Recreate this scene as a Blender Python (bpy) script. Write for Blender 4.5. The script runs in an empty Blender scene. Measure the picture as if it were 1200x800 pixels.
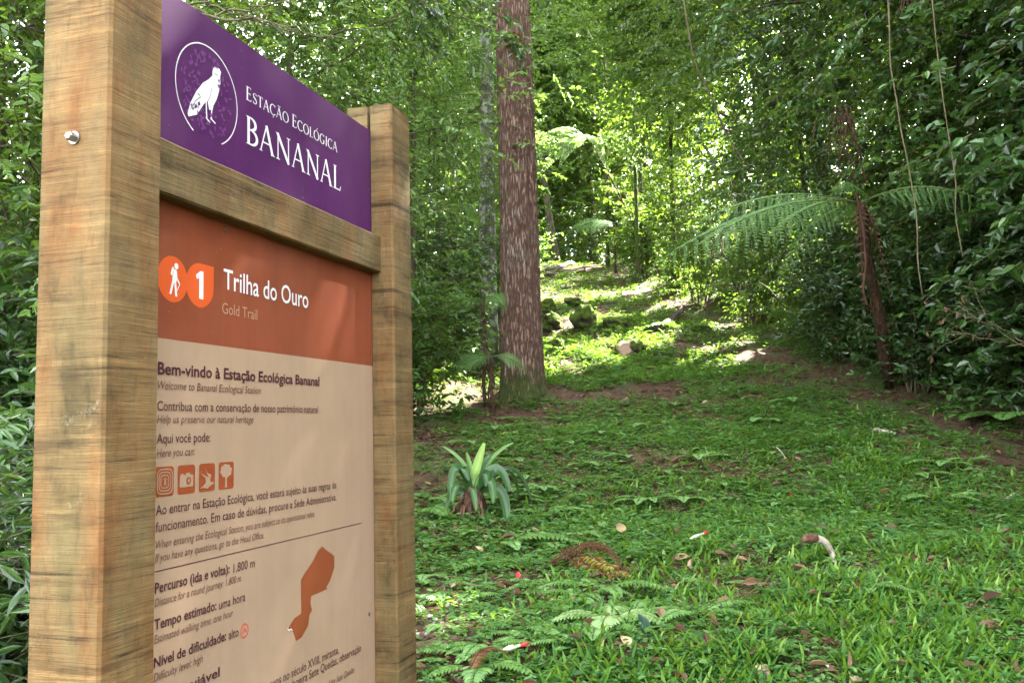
import bpy, math
import numpy as np
from mathutils import Matrix, Vector

# ------------------------------------------------------------------ camera, light, exposure
SC = bpy.context.scene
COL = SC.collection
RNG = np.random.default_rng(11)
CAM_Z = 1.5
FPX, TILT, ROLL = 1047.53, 0.09552, 0.02475
cF = np.array([0, math.cos(TILT), math.sin(TILT)])
_R0 = np.array([1.0, 0, 0]); _U0 = np.array([0, -math.sin(TILT), math.cos(TILT)])
cR = _R0 * math.cos(ROLL) - _U0 * math.sin(ROLL)
cU = _U0 * math.cos(ROLL) + _R0 * math.sin(ROLL)
cam_d = bpy.data.cameras.new('camera'); cam = bpy.data.objects.new('camera', cam_d); COL.objects.link(cam)
cam.matrix_world = Matrix(((cR[0], cU[0], -cF[0], 0), (cR[1], cU[1], -cF[1], 0), (cR[2], cU[2], -cF[2], CAM_Z), (0, 0, 0, 1)))
cam_d.sensor_width = 36; cam_d.lens = 36 * FPX / 1200; cam_d.clip_start = 0.05; cam_d.clip_end = 2000
SC.camera = cam

SUN_EL, SUN_AZ = math.radians(46), math.radians(50)      # azimuth clockwise from +Y (ahead of the camera)
SDIR = np.array([math.sin(SUN_AZ) * math.cos(SUN_EL), math.cos(SUN_AZ) * math.cos(SUN_EL), math.sin(SUN_EL)])
W = bpy.data.worlds.new('World'); SC.world = W; W.use_nodes = True
nt = W.node_tree
sky = nt.nodes.new('ShaderNodeTexSky'); sky.sky_type = 'NISHITA'; sky.sun_disc = False
sky.sun_elevation = SUN_EL; sky.sun_rotation = SUN_AZ; sky.dust_density = 3.0; sky.ozone_density = 0.6
bg = nt.nodes['Background']; bg.inputs[1].default_value = 0.15
hs = nt.nodes.new('ShaderNodeHueSaturation'); hs.inputs['Saturation'].default_value = .22      # hazy, half clouded sky: paler than a clear one
nt.links.new(sky.outputs[0], hs.inputs['Color']); nt.links.new(hs.outputs[0], bg.inputs[0])
sun_d = bpy.data.lights.new('sun', 'SUN'); sun_d.energy = 5.0; sun_d.angle = math.radians(0.55); sun_d.color = (1, .95, .86)
sun = bpy.data.objects.new('sun', sun_d); COL.objects.link(sun)
sun.rotation_euler = Vector((-SDIR[0], -SDIR[1], -SDIR[2])).to_track_quat('-Z', 'Y').to_euler()
SC.view_settings.view_transform = 'Standard'; SC.view_settings.look = 'None'; SC.view_settings.gamma = 1
SC.view_settings.use_curve_mapping = False
SC.view_settings.exposure = 4.4
cy = SC.cycles
cy.max_bounces = 8; cy.diffuse_bounces = 3; cy.glossy_bounces = 2; cy.transmission_bounces = 5; cy.transparent_max_bounces = 4
cy.caustics_reflective = False; cy.caustics_refractive = False
cy.sample_clamp_indirect = 4.0
cy.use_denoising = True
try: cy.denoiser = 'OPENIMAGEDENOISE'
except Exception: pass

# ------------------------------------------------------------------ helpers
def tag(o, label=None, cat=None, group=None, kind=None):
    if label: o['label'] = label
    if cat: o['category'] = cat
    if group: o['group'] = group
    if kind: o['kind'] = kind
    return o

def empty(name, loc=(0, 0, 0), rz=0.0):
    o = bpy.data.objects.new(name, None); COL.objects.link(o); o.location = tuple(loc); o.rotation_euler = (0, 0, rz)
    o.empty_display_size = 0.1
    return o

class Geo:
    """Collects vertices and faces; build() links them as ONE mesh object."""
    def __init__(s): s.v = []; s.n = 0; s.f = []          # f: (faces array n,k ; rnd n ; mat)
    def add(s, v, faces, rnd=None, mat=0):
        v = np.asarray(v, float).reshape(-1, 3)
        for k, f in faces:
            f = np.asarray(f, np.int64).reshape(-1, k) + s.n
            r = np.full(len(f), .5) if rnd is None else np.broadcast_to(np.asarray(rnd, float), (len(f),)) if np.ndim(rnd) == 0 else np.asarray(rnd, float)
            s.f.append((f, r, mat))
        s.v.append(v); s.n += len(v)
    def box(s, lo, hi, mat=0, rnd=.5):
        x0, y0, z0 = lo; x1, y1, z1 = hi
        s.add([(x0, y0, z0), (x1, y0, z0), (x1, y1, z0), (x0, y1, z0), (x0, y0, z1), (x1, y0, z1), (x1, y1, z1), (x0, y1, z1)],
              [(4, [(0, 3, 2, 1), (4, 5, 6, 7), (0, 1, 5, 4), (1, 2, 6, 5), (2, 3, 7, 6), (3, 0, 4, 7)])], rnd, mat)
    def tube(s, path, rad, sides=6, rnd=.5, mat=0, cap=True):
        p = np.asarray(path, float); n = len(p); rad = np.broadcast_to(np.asarray(rad, float), (n,))
        t = np.gradient(p, axis=0); t /= np.linalg.norm(t, axis=1)[:, None] + 1e-9
        ref = np.where(np.abs(t[:, 2:3]) > .9, np.array([[1., 0, 0]]), np.array([[0, 0, 1.]]))
        if np.abs(t[:, 2]).max() > .9 and np.abs(t[:, 2]).min() < .95: ref = np.tile(np.array([[.83, .55, .1]]), (n, 1))
        a = np.cross(t, ref); a /= np.linalg.norm(a, axis=1)[:, None] + 1e-9
        b = np.cross(t, a)
        th = np.arange(sides) * 2 * np.pi / sides
        ring = p[:, None, :] + rad[:, None, None] * (np.cos(th)[None, :, None] * a[:, None, :] + np.sin(th)[None, :, None] * b[:, None, :])
        i = np.arange(n - 1)[:, None] * sides; j = np.arange(sides)[None, :]; j2 = (j + 1) % sides
        q = np.stack([i + j, i + j2, i + sides + j2, i + sides + j], -1).reshape(-1, 4)
        fs = [(4, q)]
        if cap: fs += [(sides, [list(range(sides))[::-1]]), (sides, [[(n - 1) * sides + k for k in range(sides)]])]
        s.add(ring.reshape(-1, 3), fs, rnd, mat)
    def build(s, name, mats, parent=None, smooth=False):
        me = bpy.data.meshes.new(name)
        if s.n:
            v = np.concatenate(s.v); me.vertices.add(len(v)); me.vertices.foreach_set('co', v.ravel())
            li = np.concatenate([f.ravel() for f, r, m in s.f]); lt = np.concatenate([np.full(len(f), f.shape[1]) for f, r, m in s.f])
            me.loops.add(len(li)); me.loops.foreach_set('vertex_index', li.astype(np.int32))
            me.polygons.add(len(lt))
            me.polygons.foreach_set('loop_start', (np.cumsum(lt) - lt).astype(np.int32)); me.polygons.foreach_set('loop_total', lt.astype(np.int32))
            me.polygons.foreach_set('material_index', np.concatenate([np.full(len(f), m) for f, r, m in s.f]).astype(np.int32))
            me.polygons.foreach_set('use_smooth', np.full(len(lt), smooth))
            at = me.attributes.new('rnd', 'FLOAT', 'FACE'); at.data.foreach_set('value', np.concatenate([r for f, r, m in s.f]).astype(np.float32))
            me.update(calc_edges=True)
        for m in (mats if isinstance(mats, (list, tuple)) else [mats]): me.materials.append(m)
        o = bpy.data.objects.new(name, me); COL.objects.link(o)
        if parent is not None: o.parent = parent
        return o

def nrm(v): return v / (np.linalg.norm(v, axis=-1, keepdims=True) + 1e-9)

TUNNELS = []                                                # gaps in the canopy: (point on a sun ray, radius)
def sunlit_gap(P, grow=0.0):
    m = np.zeros(len(P), bool)
    for c, r in TUNNELS:
        d = P - c; k = d @ SDIR
        off = np.linalg.norm(d - k[:, None] * SDIR, axis=1)
        m |= (off < r + grow) & (k > .35 + 2 * grow)
    return m

def add_leaves(g, P, D, N, L, Wd, rnd, mat=0, droop=.12, fold=.16, gap=True):
    """P base points, D directions, N approximate normals, L lengths, Wd widths: a six-point leaf folded on its midrib."""
    P = np.asarray(P, float)
    if gap and TUNNELS:
        k = ~sunlit_gap(P)
        P, D, N = P[k], D[k], N[k]; L = np.broadcast_to(L, k.shape)[k]; Wd = np.broadcast_to(Wd, k.shape)[k]; rnd = np.broadcast_to(rnd, k.shape)[k]
    n = len(P)
    if n == 0: return
    L = np.broadcast_to(L, (n,)); Wd = np.broadcast_to(Wd, (n,))
    D = nrm(D); X = nrm(np.cross(D, N)); N2 = np.cross(X, D)
    T = [(0, 0, 0), (.28, .46, fold), (.66, .38, fold * .5), (1, 0, -droop), (.66, -.38, fold * .5), (.28, -.46, fold)]
    V = np.stack([P + D * (L * a)[:, None] + X * (Wd * b)[:, None] + N2 * (np.where(abs(b) > 0, Wd, L) * c)[:, None] for a, b, c in T], 1)
    i = np.arange(n)[:, None] * 6
    q = np.concatenate([i + np.array([0, 1, 2, 3]), i + np.array([0, 3, 4, 5])], 1).reshape(-1, 4)
    g.add(V.reshape(-1, 3), [(4, q)], np.repeat(np.broadcast_to(rnd, (n,)), 2), mat)

# value noise
_perm = np.random.default_rng(5).random((64, 64, 64)).astype(np.float32)
def vnoise(x, y, z=0.0):
    x, y, z = np.broadcast_arrays(np.asarray(x, float), np.asarray(y, float), np.asarray(z, float))
    xi, yi, zi = np.floor(x).astype(int), np.floor(y).astype(int), np.floor(z).astype(int)
    fx, fy, fz = x - xi, y - yi, z - zi
    fx, fy, fz = (f * f * (3 - 2 * f) for f in (fx, fy, fz))
    def c(a, b, d): return _perm[(xi + a) & 63, (yi + b) & 63, (zi + d) & 63]
    l0 = (c(0, 0, 0) * (1 - fx) + c(1, 0, 0) * fx) * (1 - fy) + (c(0, 1, 0) * (1 - fx) + c(1, 1, 0) * fx) * fy
    l1 = (c(0, 0, 1) * (1 - fx) + c(1, 0, 1) * fx) * (1 - fy) + (c(0, 1, 1) * (1 - fx) + c(1, 1, 1) * fx) * fy
    return l0 * (1 - fz) + l1 * fz
def fbm(x, y, z=0.0, o=4):
    return sum(vnoise(x * 2 ** k, y * 2 ** k, np.asarray(z) * 2 ** k + 7.3 * k) * .5 ** (k + 1) for k in range(o)) / (1 - .5 ** o)

# ------------------------------------------------------------------ materials
def new_mat(name):
    m = bpy.data.materials.new(name); m.use_nodes = True
    return m, m.node_tree, m.node_tree.nodes, m.node_tree.links, m.node_tree.nodes['Principled BSDF']
def ramp(n, stops):
    r = n.new('ShaderNodeValToRGB'); e = r.color_ramp.elements
    while len(e) > len(stops): e.remove(e[-1])
    while len(e) < len(stops): e.new(.5)
    for k, (p, c) in zip(e, stops): k.position = p; k.color = (*c, 1)
    return r
def noise(n, l, scale, detail=4, rough=.6, vec=None, stretch=None, coord='Object'):
    tn = n.new('ShaderNodeTexNoise'); tn.inputs['Scale'].default_value = scale; tn.inputs['Detail'].default_value = detail; tn.inputs['Roughness'].default_value = rough
    tc = n.new('ShaderNodeTexCoord'); src = tc.outputs[coord]
    if stretch:
        mp = n.new('ShaderNodeMapping'); mp.inputs['Scale'].default_value = stretch; l.new(src, mp.inputs[0]); src = mp.outputs[0]
    l.new(src, tn.inputs['Vector'])
    return tn
def mixc(n, l, fac, a, b, mode='MIX'):
    m = n.new('ShaderNodeMix'); m.data_type = 'RGBA'; m.blend_type = mode
    for s, v in ((0, fac), (6, a), (7, b)):
        if isinstance(v, (int, float)): m.inputs[s].default_value = v
        elif isinstance(v, tuple): m.inputs[s].default_value = (*v, 1)
        else: l.new(v, m.inputs[s])
    return m.outputs[2]
def bump(n, l, h, strength=.5, dist=.01):
    b = n.new('ShaderNodeBump'); b.inputs['Strength'].default_value = strength; b.inputs['Distance'].default_value = dist; l.new(h, b.inputs['Height']); return b.outputs[0]

def leaf_mat(name, stops, trans, rough=.42, tmix=.38, spec=.5, patch=1.2):
    """per-leaf tint from the rnd attribute, plus broad natural variation; thin-leaf translucency"""
    m, t, n, l, b = new_mat(name)
    a = n.new('ShaderNodeAttribute'); a.attribute_name = 'rnd'
    tn = noise(n, l, patch, 2)
    ad = n.new('ShaderNodeMath'); ad.operation = 'MULTIPLY_ADD'; l.new(tn.outputs[0], ad.inputs[0]); ad.inputs[1].default_value = .5
    sub = n.new('ShaderNodeMath'); sub.operation = 'SUBTRACT'; l.new(a.outputs['Fac'], sub.inputs[0]); sub.inputs[1].default_value = .25
    l.new(sub.outputs[0], ad.inputs[2])
    r = ramp(n, stops); l.new(ad.outputs[0], r.inputs[0])
    l.new(r.outputs[0], b.inputs['Base Color']); b.inputs['Roughness'].default_value = rough; b.inputs['Specular IOR Level'].default_value = spec
    tr = n.new('ShaderNodeBsdfTranslucent'); l.new(mixc(n, l, .75, r.outputs[0], trans), tr.inputs[0])
    ms = n.new('ShaderNodeMixShader'); ms.inputs[0].default_value = tmix
    l.new(b.outputs[0], ms.inputs[1]); l.new(tr.outputs[0], ms.inputs[2]); l.new(ms.outputs[0], n['Material Output'].inputs[0])
    return m
M = {}
M['leaf_dark'] = leaf_mat('glossy dark forest leaf', [(0, (.013, .034, .009)), (.45, (.031, .083, .018)), (.75, (.062, .135, .03)), (1, (.13, .2, .045))], (.15, .28, .035), .31, .22, .6)
M['leaf_mid'] = leaf_mat('mid green forest leaf', [(0, (.020, .052, .010)), (.45, (.048, .115, .019)), (.8, (.09, .17, .026)), (1, (.16, .22, .05))], (.24, .38, .03), .4, .36, .35)
M['leaf_lime'] = leaf_mat('yellow green forest leaf', [(0, (.03, .075, .016)), (.4, (.06, .14, .028)), (.8, (.10, .19, .036)), (1, (.17, .23, .06))], (.24, .40, .05), .38, .38)
M['fern'] = leaf_mat('fern leaflet', [(0, (.045, .11, .022)), (.5, (.085, .19, .04)), (1, (.14, .26, .06))], (.2, .36, .05), .5, .36, .4)
M['fern_lit'] = leaf_mat('fern leaflet paled by painted sunlight', [(0, (.13, .24, .07)), (.5, (.19, .31, .10)), (1, (.25, .36, .14))], (.4, .55, .2), .4, .42, .5)  # sunlit brightness put into the leaflet colour of two ferns
M['fern_blue'] = leaf_mat('bluish tree fern leaflet', [(0, (.045, .105, .028)), (.5, (.08, .17, .042)), (1, (.13, .23, .06))], (.16, .32, .06), .5, .34, .4)
M['grass'] = leaf_mat('broad grass blade', [(0, (.008, .034, .005)), (.3, (.03, .10, .011)), (.65, (.076, .19, .022)), (1, (.19, .29, .06))], (.23, .39, .03), .5, .4, .22, .8)
M['herb'] = leaf_mat('ground herb leaf', [(0, (.011, .042, .010)), (.5, (.046, .135, .028)), (1, (.12, .23, .06))], (.22, .36, .03), .5, .36, .22, .8)
M['litter'] = leaf_mat('fallen dry leaf', [(0, (.025, .015, .010)), (.35, (.065, .033, .02)), (.6, (.105, .055, .03)), (.82, (.17, .105, .06)), (1, (.32, .25, .15))], (.2, .1, .04), .65, .12, .25)
M['brom'] = leaf_mat('bromeliad strap leaf', [(0, (.012, .04, .01)), (.5, (.026, .075, .018)), (.8, (.07, .16, .025)), (.95, (.18, .30, .055))], (.2, .38, .04), .38, .2, .4, 6)
M['deadfrond'] = leaf_mat('withered fern leaflet', [(0, (.05, .02, .010)), (.45, (.12, .05, .018)), (.8, (.2, .12, .025)), (1, (.26, .26, .045))], (.22, .11, .03), .6, .2, .2, 3)
M['deadleaf'] = leaf_mat('hanging dead leaf', [(0, (.04, .022, .014)), (.6, (.10, .055, .03)), (1, (.2, .12, .06))], (.2, .1, .04), .7, .2, .2)

def bark_mat(name, c0, c1, c2, moss=0.0, mosscol=(.035, .07, .012), scale=6, stretch=(3, 3, .6), lichen=0.0, strength=.7):
    m, t, n, l, b = new_mat(name)
    a = noise(n, l, scale, 6, .65, stretch=stretch); r = ramp(n, [(.3, c0), (.52, c1), (.75, c2)]); l.new(a.outputs[0], r.inputs[0]); col = r.outputs[0]
    if lichen:
        li = noise(n, l, 9, 4); rr = ramp(n, [(.48, (0, 0, 0)), (.58, (1, 1, 1))]); l.new(li.outputs[0], rr.inputs[0])
        col = mixc(n, l, mixc(n, l, lichen, (0, 0, 0), rr.outputs[0]), col, (.42, .43, .38))
    if moss:
        mo = noise(n, l, 3.2, 5); rr = ramp(n, [(.62 - .3 * moss, (0, 0, 0)), (.72 - .25 * moss, (1, 1, 1))]); l.new(mo.outputs[0], rr.inputs[0])
        col = mixc(n, l, rr.outputs[0], col, mosscol)
    l.new(col, b.inputs['Base Color']); b.inputs['Roughness'].default_value = .85; b.inputs['Specular IOR Level'].default_value = .2
    l.new(bump(n, l, a.outputs[0], strength, .03), b.inputs['Normal'])
    return m
M['bark'] = bark_mat('brown grey forest bark', (.035, .026, .02), (.09, .07, .052), (.16, .13, .1), .35)
M['bark_dark'] = bark_mat('dark wet bark', (.016, .012, .01), (.045, .034, .026), (.09, .07, .05), .3)
M['bark_moss'] = bark_mat('mossy bark', (.03, .024, .016), (.08, .062, .04), (.13, .11, .07), .75, (.05, .085, .014))
M['bark_lichen'] = bark_mat('grey bark with pale lichen', (.05, .045, .038), (.13, .12, .10), (.22, .21, .185), .15, (.06, .09, .03), lichen=1.0)
M['twig'] = bark_mat('twig bark', (.04, .034, .02), (.085, .075, .042), (.15, .13, .08))
M['stem_green'] = bark_mat('green stem', (.04, .06, .015), (.075, .105, .03), (.12, .15, .05), scale=10)
M['root'] = bark_mat('reddish hanging root', (.022, .011, .007), (.048, .022, .013), (.08, .038, .023), scale=14)
M['liana'] = bark_mat('pale liana bark', (.045, .038, .02), (.11, .095, .05), (.19, .165, .095), scale=12)
M['fernbark'] = bark_mat('fibrous tree fern trunk', (.018, .011, .007), (.06, .032, .02), (.12, .07, .04), .2, scale=14, stretch=(2, 2, 1))
M['palewood'] = bark_mat('bleached stick', (.14, .12, .085), (.27, .235, .18), (.4, .36, .3), scale=14, stretch=(2, 2, 2), strength=.3)
M['rootbrown'] = bark_mat('brown stub end', (.05, .025, .015), (.10, .05, .03), (.17, .10, .06), scale=20, stretch=(2, 2, 2))
def rock_mat():
    m, t, n, l, b = new_mat('boulder with moss on its upper faces')
    a = noise(n, l, 9, 7, .75); r = ramp(n, [(.3, (.025, .022, .016)), (.55, (.07, .062, .045)), (.75, (.13, .12, .09))]); l.new(a.outputs[0], r.inputs[0])
    c = noise(n, l, 16, 6, .8); mc = ramp(n, [(.3, (.03, .05, .008)), (.5, (.085, .13, .018)), (.72, (.16, .2, .035))]); l.new(c.outputs[0], mc.inputs[0])
    ge = n.new('ShaderNodeNewGeometry'); sx = n.new('ShaderNodeSeparateXYZ'); l.new(ge.outputs['Normal'], sx.inputs[0])
    ad = n.new('ShaderNodeMath'); ad.operation = 'MULTIPLY_ADD'; l.new(a.outputs[0], ad.inputs[0]); ad.inputs[1].default_value = 1.3; l.new(sx.outputs[2], ad.inputs[2])
    mr = ramp(n, [(.25, (0, 0, 0)), (.6, (1, 1, 1))]); l.new(ad.outputs[0], mr.inputs[0])
    l.new(mixc(n, l, mr.outputs[0], r.outputs[0], mc.outputs[0]), b.inputs['Base Color']); b.inputs['Roughness'].default_value = .9; b.inputs['Specular IOR Level'].default_value = .15
    l.new(bump(n, l, c.outputs[0], 1.0, .05), b.inputs['Normal'])
    return m
M['moss'] = rock_mat()

def pine_mat():
    m, t, n, l, b = new_mat('scaly pine bark')
    tc = n.new('ShaderNodeTexCoord'); mp = n.new('ShaderNodeMapping'); mp.inputs['Scale'].default_value = (36, 36, 6.5); l.new(tc.outputs['Object'], mp.inputs[0])
    wn = n.new('ShaderNodeTexNoise'); wn.inputs['Scale'].default_value = .9; wn.inputs['Detail'].default_value = 6; wn.inputs['Roughness'].default_value = .7; l.new(mp.outputs[0], wn.inputs[0])
    wv = n.new('ShaderNodeVectorMath'); wv.operation = 'MULTIPLY_ADD'; l.new(wn.outputs['Color'], wv.inputs[0]); wv.inputs[1].default_value = (2.2, 2.2, 2.2); l.new(mp.outputs[0], wv.inputs[2])
    vo = n.new('ShaderNodeTexVoronoi'); vo.feature = 'DISTANCE_TO_EDGE'; vo.inputs['Scale'].default_value = 1; l.new(wv.outputs[0], vo.inputs['Vector'])
    vc = n.new('ShaderNodeTexVoronoi'); vc.inputs['Scale'].default_value = 1; l.new(wv.outputs[0], vc.inputs['Vector'])
    cr = ramp(n, [(.0, (0, 0, 0)), (.22, (1, 1, 1))]); l.new(vo.outputs[0], cr.inputs[0])
    fine = noise(n, l, 26, 8, .75, stretch=(1, 1, .22))
    pl = ramp(n, [(.3, (.12, .068, .052)), (.5, (.215, .14, .105)), (.66, (.275, .205, .165)), (.8, (.33, .27, .225))]); l.new(fine.outputs[0], pl.inputs[0])
    sep = n.new('ShaderNodeSeparateColor'); l.new(vc.outputs['Color'], sep.inputs[0])
    vr = ramp(n, [(0, (.75, .68, .66)), (.5, (1, .96, .93)), (1, (1.15, 1.2, 1.2))]); l.new(sep.outputs[0], vr.inputs[0])
    colp = mixc(n, l, .8, pl.outputs[0], vr.outputs[0], 'MULTIPLY')
    col = mixc(n, l, cr.outputs[0], (.10, .05, .038), colp)
    big = noise(n, l, 3.2, 5); br = ramp(n, [(.52, (0, 0, 0)), (.66, (.55, .55, .55))]); l.new(big.outputs[0], br.inputs[0])
    gk = n.new('ShaderNodeMath'); gk.operation = 'MULTIPLY'; l.new(br.outputs[0], gk.inputs[0]); l.new(cr.outputs[0], gk.inputs[1])
    col = mixc(n, l, gk.outputs[0], col, (.25, .235, .2))
    sx = n.new('ShaderNodeSeparateXYZ'); l.new(tc.outputs['Object'], sx.inputs[0]); mz = noise(n, l, 7, 5, .7)
    ms = n.new('ShaderNodeMath'); ms.operation = 'MULTIPLY_ADD'; l.new(mz.outputs[0], ms.inputs[0]); ms.inputs[1].default_value = -1.6; l.new(sx.outputs[2], ms.inputs[2])
    mr = ramp(n, [(.0, (.85, .85, .85)), (.25, (0, 0, 0))]); ma = n.new('ShaderNodeMath'); ma.operation = 'ADD'; ma.inputs[1].default_value = .62; l.new(ms.outputs[0], ma.inputs[0]); l.new(ma.outputs[0], mr.inputs[0])
    col = mixc(n, l, mr.outputs[0], col, (.055, .085, .018))
    l.new(col, b.inputs['Base Color']); b.inputs['Roughness'].default_value = .85; b.inputs['Specular IOR Level'].default_value = .15
    h = n.new('ShaderNodeMath'); h.operation = 'ADD'; l.new(cr.outputs[0], h.inputs[0]); l.new(fine.outputs[0], h.inputs[1])
    l.new(bump(n, l, h.outputs[0], .9, .022), b.inputs['Normal'])
    return m
M['pine'] = pine_mat()

def wood_mat(name, along, tone=1.0, warm=0.0):
    """rough-sawn timber: grain along one axis, uneven saw marks across it, stains"""
    m, t, n, l, b = new_mat(name)
    ax = lambda a, o: tuple(a if k == along else o for k in range(3))
    k = tone * .42
    hue = noise(n, l, 15, 5, .6, stretch=ax(.28, 1)); w = warm * .04
    r = ramp(n, [(.32 + w, (.27 * k, .205 * k, .085 * k)), (.45 + w, (.33 * k, .222 * k, .094 * k)), (.55 + w, (.35 * k, .212 * k, .083 * k)), (.66 + w, (.34 * k, .16 * k, .052 * k))]); l.new(hue.outputs[0], r.inputs[0]); col = r.outputs[0]
    def mul(col, tn, stops, f):
        q = ramp(n, [(p, (v, v * (1 - .04 * (v < 1)), v * (1 - .1 * (v < 1)))) for p, v in stops]); l.new(tn.outputs[0], q.inputs[0]); return mixc(n, l, f, col, q.outputs[0], 'MULTIPLY')
    col = mul(col, noise(n, l, 9, 6, .7, stretch=ax(.8, 1)), [(.34, .52), (.45, .92), (.55, 1.04), (.66, 1.28)], .9)          # stains
    col = mul(col, noise(n, l, 17, 5, .75, stretch=ax(1, .10)), [(.36, .48), (.47, 1), (.55, 1), (.66, 1.3)], .95)          # saw bands
    saw = noise(n, l, 95, 6, .8, stretch=ax(1, .03)); where = noise(n, l, 13, 5, .7, stretch=ax(1, .5))
    wr = ramp(n, [(.42, (.12, .12, .12)), (.58, (1, 1, 1))]); l.new(where.outputs[0], wr.inputs[0])
    col = mixc(n, l, wr.outputs[0], col, mul(col, saw, [(.38, .32), (.46, 1), (.56, 1), (.64, 1.6)], 1.0))                  # fine saw lines, in patches
    deep = noise(n, l, 30, 2, .5, stretch=ax(1, .035)); col = mul(col, deep, [(.335, .35), (.36, 1), (.66, 1), (.69, 1.35)], .85)   # single deeper cuts
    col = mul(col, noise(n, l, 75, 6, .75, stretch=ax(.25, 1)), [(.34, .66), (.46, 1), (.6, 1.1)], .6)                       # grain
    sc = noise(n, l, 21, 8, .8, stretch=ax(.9, .8)); s2 = ramp(n, [(.60, (0, 0, 0)), (.70, (.6, .6, .6))]); l.new(sc.outputs[0], s2.inputs[0])
    sw = n.new('ShaderNodeMath'); sw.operation = 'MULTIPLY'; l.new(s2.outputs[0], sw.inputs[0]); l.new(wr.outputs[0], sw.inputs[1])
    col = mixc(n, l, sw.outputs[0], col, (.32, .27, .18))
    kn = noise(n, l, 13, 2, .5); k2 = ramp(n, [(.20, (.85, .85, .85)), (.235, (0, 0, 0))]); l.new(kn.outputs[0], k2.inputs[0]); col = mixc(n, l, k2.outputs[0], col, (.035, .02, .01))
    l.new(col, b.inputs['Base Color']); b.inputs['Roughness'].default_value = .8; b.inputs['Specular IOR Level'].default_value = .22
    h = n.new('ShaderNodeMath'); h.operation = 'ADD'; l.new(saw.outputs[0], h.inputs[0]); l.new(deep.outputs[0], h.inputs[1])
    l.new(bump(n, l, h.outputs[0], .7, .004), b.inputs['Normal'])
    return m
M['wood_post'] = wood_mat('rough sawn post timber', 2, 1.05)
M['wood_post_red'] = wood_mat('reddish rough sawn post timber', 2, .92, 1.0)
M['wood_beam'] = wood_mat('rough sawn beam timber', 2, .85)

def flat_mat(name, col, rough=.45, var=.06, spec=.4, metal=0.0, worn=0.0):
    m, t, n, l, b = new_mat(name)
    tn = noise(n, l, 9, 5); r = ramp(n, [(.3, tuple(c * (1 - var) for c in col)), (.7, tuple(min(1, c * (1 + var)) for c in col))]); l.new(tn.outputs[0], r.inputs[0])
    c = r.outputs[0]
    if worn:                                                 # rain streaks, dust film, a few pale specks
        sk = noise(n, l, 26, 4, .6, stretch=(1, 1, .06)); k1 = ramp(n, [(.35, (.86, .86, .86)), (.6, (1.06, 1.06, 1.06))]); l.new(sk.outputs[0], k1.inputs[0]); c = mixc(n, l, worn, c, k1.outputs[0], 'MULTIPLY')
        du = noise(n, l, 3, 6, .65); k2 = ramp(n, [(.42, (0, 0, 0)), (.75, (.09, .09, .09))]); l.new(du.outputs[0], k2.inputs[0]); c = mixc(n, l, k2.outputs[0], c, (.24, .2, .16))
        sp = noise(n, l, 120, 2, .5); k3 = ramp(n, [(.76, (0, 0, 0)), (.8, (.5, .5, .5))]); l.new(sp.outputs[0], k3.inputs[0]); c = mixc(n, l, k3.outputs[0], c, (.3, .28, .24))
        rv = ramp(n, [(.3, (rough - .08,) * 3), (.7, (rough + .2,) * 3)]); l.new(du.outputs[0], rv.inputs[0]); l.new(rv.outputs[0], b.inputs['Roughness'])
    l.new(c, b.inputs['Base Color']); b.inputs['Roughness'].default_value = rough; b.inputs['Specular IOR Level'].default_value = spec; b.inputs['Metallic'].default_value = metal
    return m
M['purple'] = flat_mat('purple printed panel', (.066, .013, .077), .55, .1, .2, worn=.5)
M['rust'] = flat_mat('rust red printed panel', (.195, .05, .022), .62, .1, .15, worn=.5)
M['beige'] = flat_mat('beige printed panel', (.315, .217, .143), .62, .06, .15, worn=.3)
M['white'] = flat_mat('white print', (.62, .62, .62), .5, .02)
M['lilac'] = flat_mat('lilac print', (.12, .035, .145), .5, .1)
M['orange'] = flat_mat('orange print', (.55, .085, .018), .5, .03)
M['maroon'] = flat_mat('dark maroon print', (.05, .012, .018), .5, .03)
M['brownprint'] = flat_mat('brown print', (.085, .034, .026), .5, .03)
M['tanprint'] = flat_mat('tan print', (.36, .2, .13), .5, .03)
M['rustprint'] = flat_mat('rust print', (.24, .05, .016), .5, .03)
M['mapprint'] = flat_mat('orange brown map print', (.21, .052, .018), .5, .03)
M['redprint'] = flat_mat('red print', (.5, .05, .03), .5, .03)
M['darkgap'] = flat_mat('dark groove', (.02, .013, .008), .9)
M['steel'] = flat_mat('galvanised bolt', (.3, .3, .29), .35, .1, .5, .9)
M['petal_red'] = flat_mat('red petal', (.5, .015, .02), .5, .2)
M['petal_white'] = flat_mat('white flower bud', (.42, .44, .30), .5, .2)
M['tanleaf'] = flat_mat('dry tan leaf', (.36, .26, .14), .6, .15)
M['brownleaf'] = flat_mat('brown curled leaf', (.15, .08, .05), .6, .25)
M['darkleaf'] = flat_mat('dark green fallen leaf', (.022, .05, .035), .35, .2)
M['stone'] = flat_mat('pale pebble', (.27, .26, .235), .8, .2)
M['cutwood'] = flat_mat('pinkish cut wood', (.42, .27, .2), .8, .2)

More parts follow.
